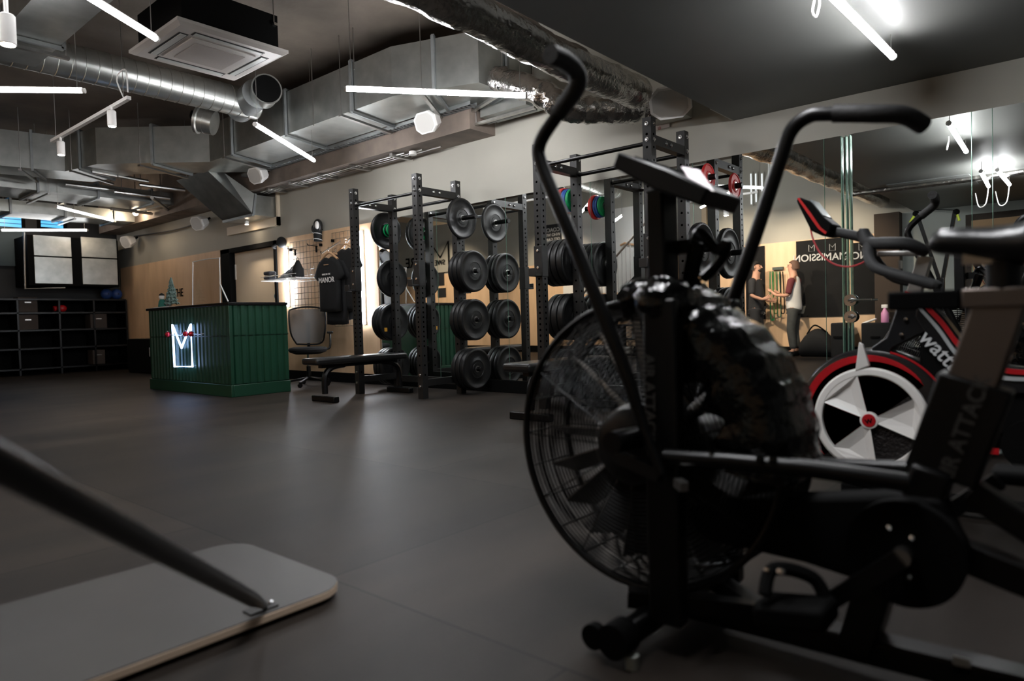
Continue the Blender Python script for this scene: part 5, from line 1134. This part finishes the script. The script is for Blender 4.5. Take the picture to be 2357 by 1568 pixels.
# lit shop window recess at the right
a = PM(2236, 508, y=yb_ + .03); b_ = PM(2357, 700, y=yb_ + .03)
o = struct('trim_21', G().box((a.x - .08, yb_, .3), (1.2, yb_ + .02, a.z + .10)), mat('dark_brown_frame', (.04, .028, .02), .7)); o2 = struct('trim_22', G().box((a.x, yb_ + .02, .3), (1.1, yb_ + .03, a.z)), mat('tan_room', (.55, .36, .20), .7))
# ================================================================== PEOPLE
def skinmesh(name, nodes, edges, m, parent, sub=2, root=0):
    me = bpy.data.meshes.new(name); off = wloc(parent)
    me.from_pydata([Vector(p) - off for p, r in nodes], edges, []); o = bpy.data.objects.new(name, me); COL.objects.link(o)
    md = o.modifiers.new('skin', 'SKIN'); md.use_smooth_shade = True
    for i, (p, r) in enumerate(nodes):
        v = me.skin_vertices[0].data[i]; v.radius = r if isinstance(r, tuple) else (r, r); v.use_root = (i == root)
    s_ = o.modifiers.new('sub', 'SUBSURF'); s_.levels = sub; s_.render_levels = sub
    dg = bpy.context.evaluated_depsgraph_get(); me2 = bpy.data.meshes.new_from_object(o.evaluated_get(dg)); o.modifiers.clear(); o.data = me2; me2.materials.clear(); me2.materials.append(m); me2.shade_smooth(); o.parent = parent; return o
def person(base, face, label, arms, shirt, sleeve, trouser, hairm, sc_=1.0, grp=None, beard=False, shoe=blackm):
    root = thing('person', label, 'person', base, grp)
    f = Vector((math.cos(face), math.sin(face), 0)); l = Vector((-f.y, f.x, 0))
    def W(x, y, z): return Vector(base) + f * x * sc_ + l * y * sc_ + Vector((0, 0, z * sc_))
    N, E = [], []
    def nd(p, r): N.append((p, tuple(q * sc_ for q in r) if isinstance(r, tuple) else r * sc_)); return len(N) - 1
    pel = nd(W(-.02, 0, .93), (.135, .10)); wa = nd(W(0, 0, 1.08), (.125, .10)); chh = nd(W(-.005, 0, 1.28), (.14, .105)); sh = nd(W(-.02, 0, 1.42), (.09, .075)); nk = nd(W(-.005, 0, 1.50), .064); hb_ = nd(W(.02, 0, 1.58), (.066, .075)); hd = nd(W(.005, 0, 1.655), (.082, .10)); ht = nd(W(.0, 0, 1.725), (.05, .06))
    for a, b_ in ((pel, wa), (wa, chh), (chh, sh), (sh, nk), (nk, hb_), (hb_, hd), (hd, ht)): E.append((a, b_))
    hands = []
    for s_, ar in ((1, arms[0]), (-1, arms[1])):
        hip = nd(W(-.01, .09 * s_, .86), .088); kn = nd(W(.03, .105 * s_, .48), .056); an = nd(W(-.02, .11 * s_, .10), .040); toe = nd(W(.15, .13 * s_, .045), .034)
        E += [(pel, hip), (hip, kn), (kn, an), (an, toe)]
        shl = nd(W(-.02, .17 * s_, 1.40), .058); el = nd(W(*ar[0]), .040); wr = nd(W(*ar[1]), .027); pa = nd(W(*ar[2]), (.032, .018)); E += [(sh, shl), (shl, el), (el, wr), (wr, pa)]
        d = (W(*ar[2]) - W(*ar[1])).normalized(); sd = Vector(ar[3]) if len(ar) > 3 else l
        sd = (f * sd.x + l * sd.y + Vector((0, 0, sd.z))); sd = (sd - d * sd.dot(d)).normalized(); hands.append((W(*ar[2]), d, sd, s_))
    for hp, d, sd, s_ in hands:
        for k, (o_, ln) in enumerate(((-.028, .062), (-.010, .075), (.010, .070), (.027, .052))):
            a = nd(hp + sd * o_ * sc_ + d * .025 * sc_, .0105); b_ = nd(hp + sd * o_ * 1.15 * sc_ + d * (.025 + ln * .55) * sc_, .0095); c = nd(hp + sd * o_ * 1.2 * sc_ + d * (.02 + ln) * sc_ + sd.cross(d) * .012 * s_, .008)
            i = [j for j, (p, r) in enumerate(N) if p == hp][0]; E += [(i, a), (a, b_), (b_, c)]
        i = [j for j, (p, r) in enumerate(N) if p == hp][0]; a = nd(hp - sd * .045 * sc_ + d * .0, .011); b_ = nd(hp - sd * .062 * sc_ + d * .04 * sc_, .009); E += [(i, a), (a, b_)]
    body = skinmesh('body', N, E, skin, root)
    # face features merged beside the body as small children
    g = G(); g.rings([[W(.088, -.011, 1.645), W(.088, .011, 1.645), W(.08, 0, 1.69)], [W(.122, -.006, 1.640), W(.122, .006, 1.640), W(.10, 0, 1.688)]]); g.build('nose', skin, root)
    for s_ in (-1, 1):
        G().sphere(W(.078, .030 * s_, 1.672), .010 * sc_, 10).build('eye', mat('eye_dark', (.03, .02, .015), .3), root); G().sphere(W(.005, .080 * s_, 1.655), .020 * sc_, 10, (.8, .4, 1.4)).build('ear', skin, root)
        G().beam(W(.086, .045 * s_, 1.692), W(.088, .014 * s_, 1.695), .008, .006).build('eyebrow', hairm, root)
    G().beam(W(.084, -.022, 1.605), W(.084, .022, 1.605), .010, .008).build('mouth', mat('lip', (.35, .12, .10), .5), root)
    # hair cap
    g = G(); rs = []
    for k in range(8):
        t_ = PI * .5 * k / 7; rr = math.cos(t_); z = 1.680 + .095 * math.sin(t_)
        rs.append([W(-.012 + math.cos(2 * PI * i / 20) * .103 * max(rr, .05) - (.022 if math.cos(2 * PI * i / 20) > .2 else 0) * (1 - k / 7), math.sin(2 * PI * i / 20) * .091 * max(rr, .05), z + (-.075 if math.cos(2 * PI * i / 20) < .1 else (.065 if math.cos(2 * PI * i / 20) > .5 else .02)) * (1 if k == 0 else .35 if k == 1 else 0)) for i in range(20)])
    g.rings(rs); g.build('hair', hairm, root)
    if beard: g = G(); g.sphere(W(.045, 0, 1.595), .058 * sc_, 14, (1, 1, .8)); g.build('beard', hairm, root)
    # clothing
    N2 = [(W(-.02, 0, .80), (.165 * sc_, .135 * sc_)), (W(-.01, 0, .92), (.175 * sc_, .145 * sc_)), (W(.01, 0, 1.08), (.178 * sc_, .150 * sc_)), (W(-.005, 0, 1.28), (.172 * sc_, .135 * sc_)), (W(-.02, 0, 1.42), (.125 * sc_, .10 * sc_)), (W(-.015, 0, 1.485), (.080 * sc_, .075 * sc_))]
    skinmesh('shirt', N2, [(0, 1), (1, 2), (2, 3), (3, 4), (4, 5)], shirt, root)
    for s_, ar in ((1, arms[0]), (-1, arms[1])):
        a = W(-.02, .12 * s_, 1.415); b_ = W(-.02, .175 * s_, 1.395); c = W(*ar[0]); c2 = b_.lerp(c, .95)
        skinmesh('sleeve', [(a, .07 * sc_), (b_, .074 * sc_), (b_.lerp(c, .5), .062 * sc_), (c2, .060 * sc_)], [(0, 1), (1, 2), (2, 3)], sleeve, root)
    N3 = [(W(-.02, 0, .97), (.155 * sc_, .12 * sc_))]; E3 = []
    for s_ in (1, -1):
        k = len(N3); N3 += [(W(-.01, .092 * s_, .84), .102 * sc_), (W(.025, .105 * s_, .48), .078 * sc_), (W(-.02, .11 * s_, .13), .066 * sc_)]; E3 += [(0, k), (k, k + 1), (k + 1, k + 2)]
    skinmesh('trousers', N3, E3, trouser, root)
    for s_ in (1, -1):
        N4 = [(W(-.075, .108 * s_, .055), (.055 * sc_, .055 * sc_)), (W(.02, .115 * s_, .06), (.062 * sc_, .058 * sc_)), (W(.20, .134 * s_, .045), (.056 * sc_, .045 * sc_))]
        skinmesh('shoe', N4, [(0, 1), (1, 2)], shoe, root)
    return root
mb = PM(1822, 822, z=0)
person((mb.x, -1.42, 0), PI, 'man in white T-shirt with maroon sleeves and grey trousers, hands raised', [((.02, .25, 1.13), (.25, .15, 1.12), (.32, .11, 1.19), (0, 1, .2)), ((.02, -.25, 1.12), (.27, -.15, 1.14), (.36, -.12, 1.21), (0, 1, .2))],
       mat('white_tee', (.62, .61, .59), .85), mat('maroon', (.10, .015, .018), .85), mat('grey_trousers', (.055, .058, .055), .9, noise=.3, nscale=12), mat('brown_hair', (.11, .06, .04), .8), .98)
p2 = PM(1727, 822, z=0)
person((p2.x, -1.45, 0), -.05, 'bearded person in dark jacket facing the man, half hidden by rack post', [((.0, .27, 1.12), (.18, .22, 1.05), (.25, .2, 1.08), (0, 0, 1)), ((.0, -.27, 1.12), (.16, -.22, 1.02), (.23, -.2, 1.04), (0, 0, 1))],
       mat('dark_jacket', (.02, .02, .022), .85), mat('dark_jacket', (0, 0, 0)), mat('dark_trousers', (.018, .018, .02), .9), mat('black_hair', (.012, .010, .009), .7), 1.0, beard=True)
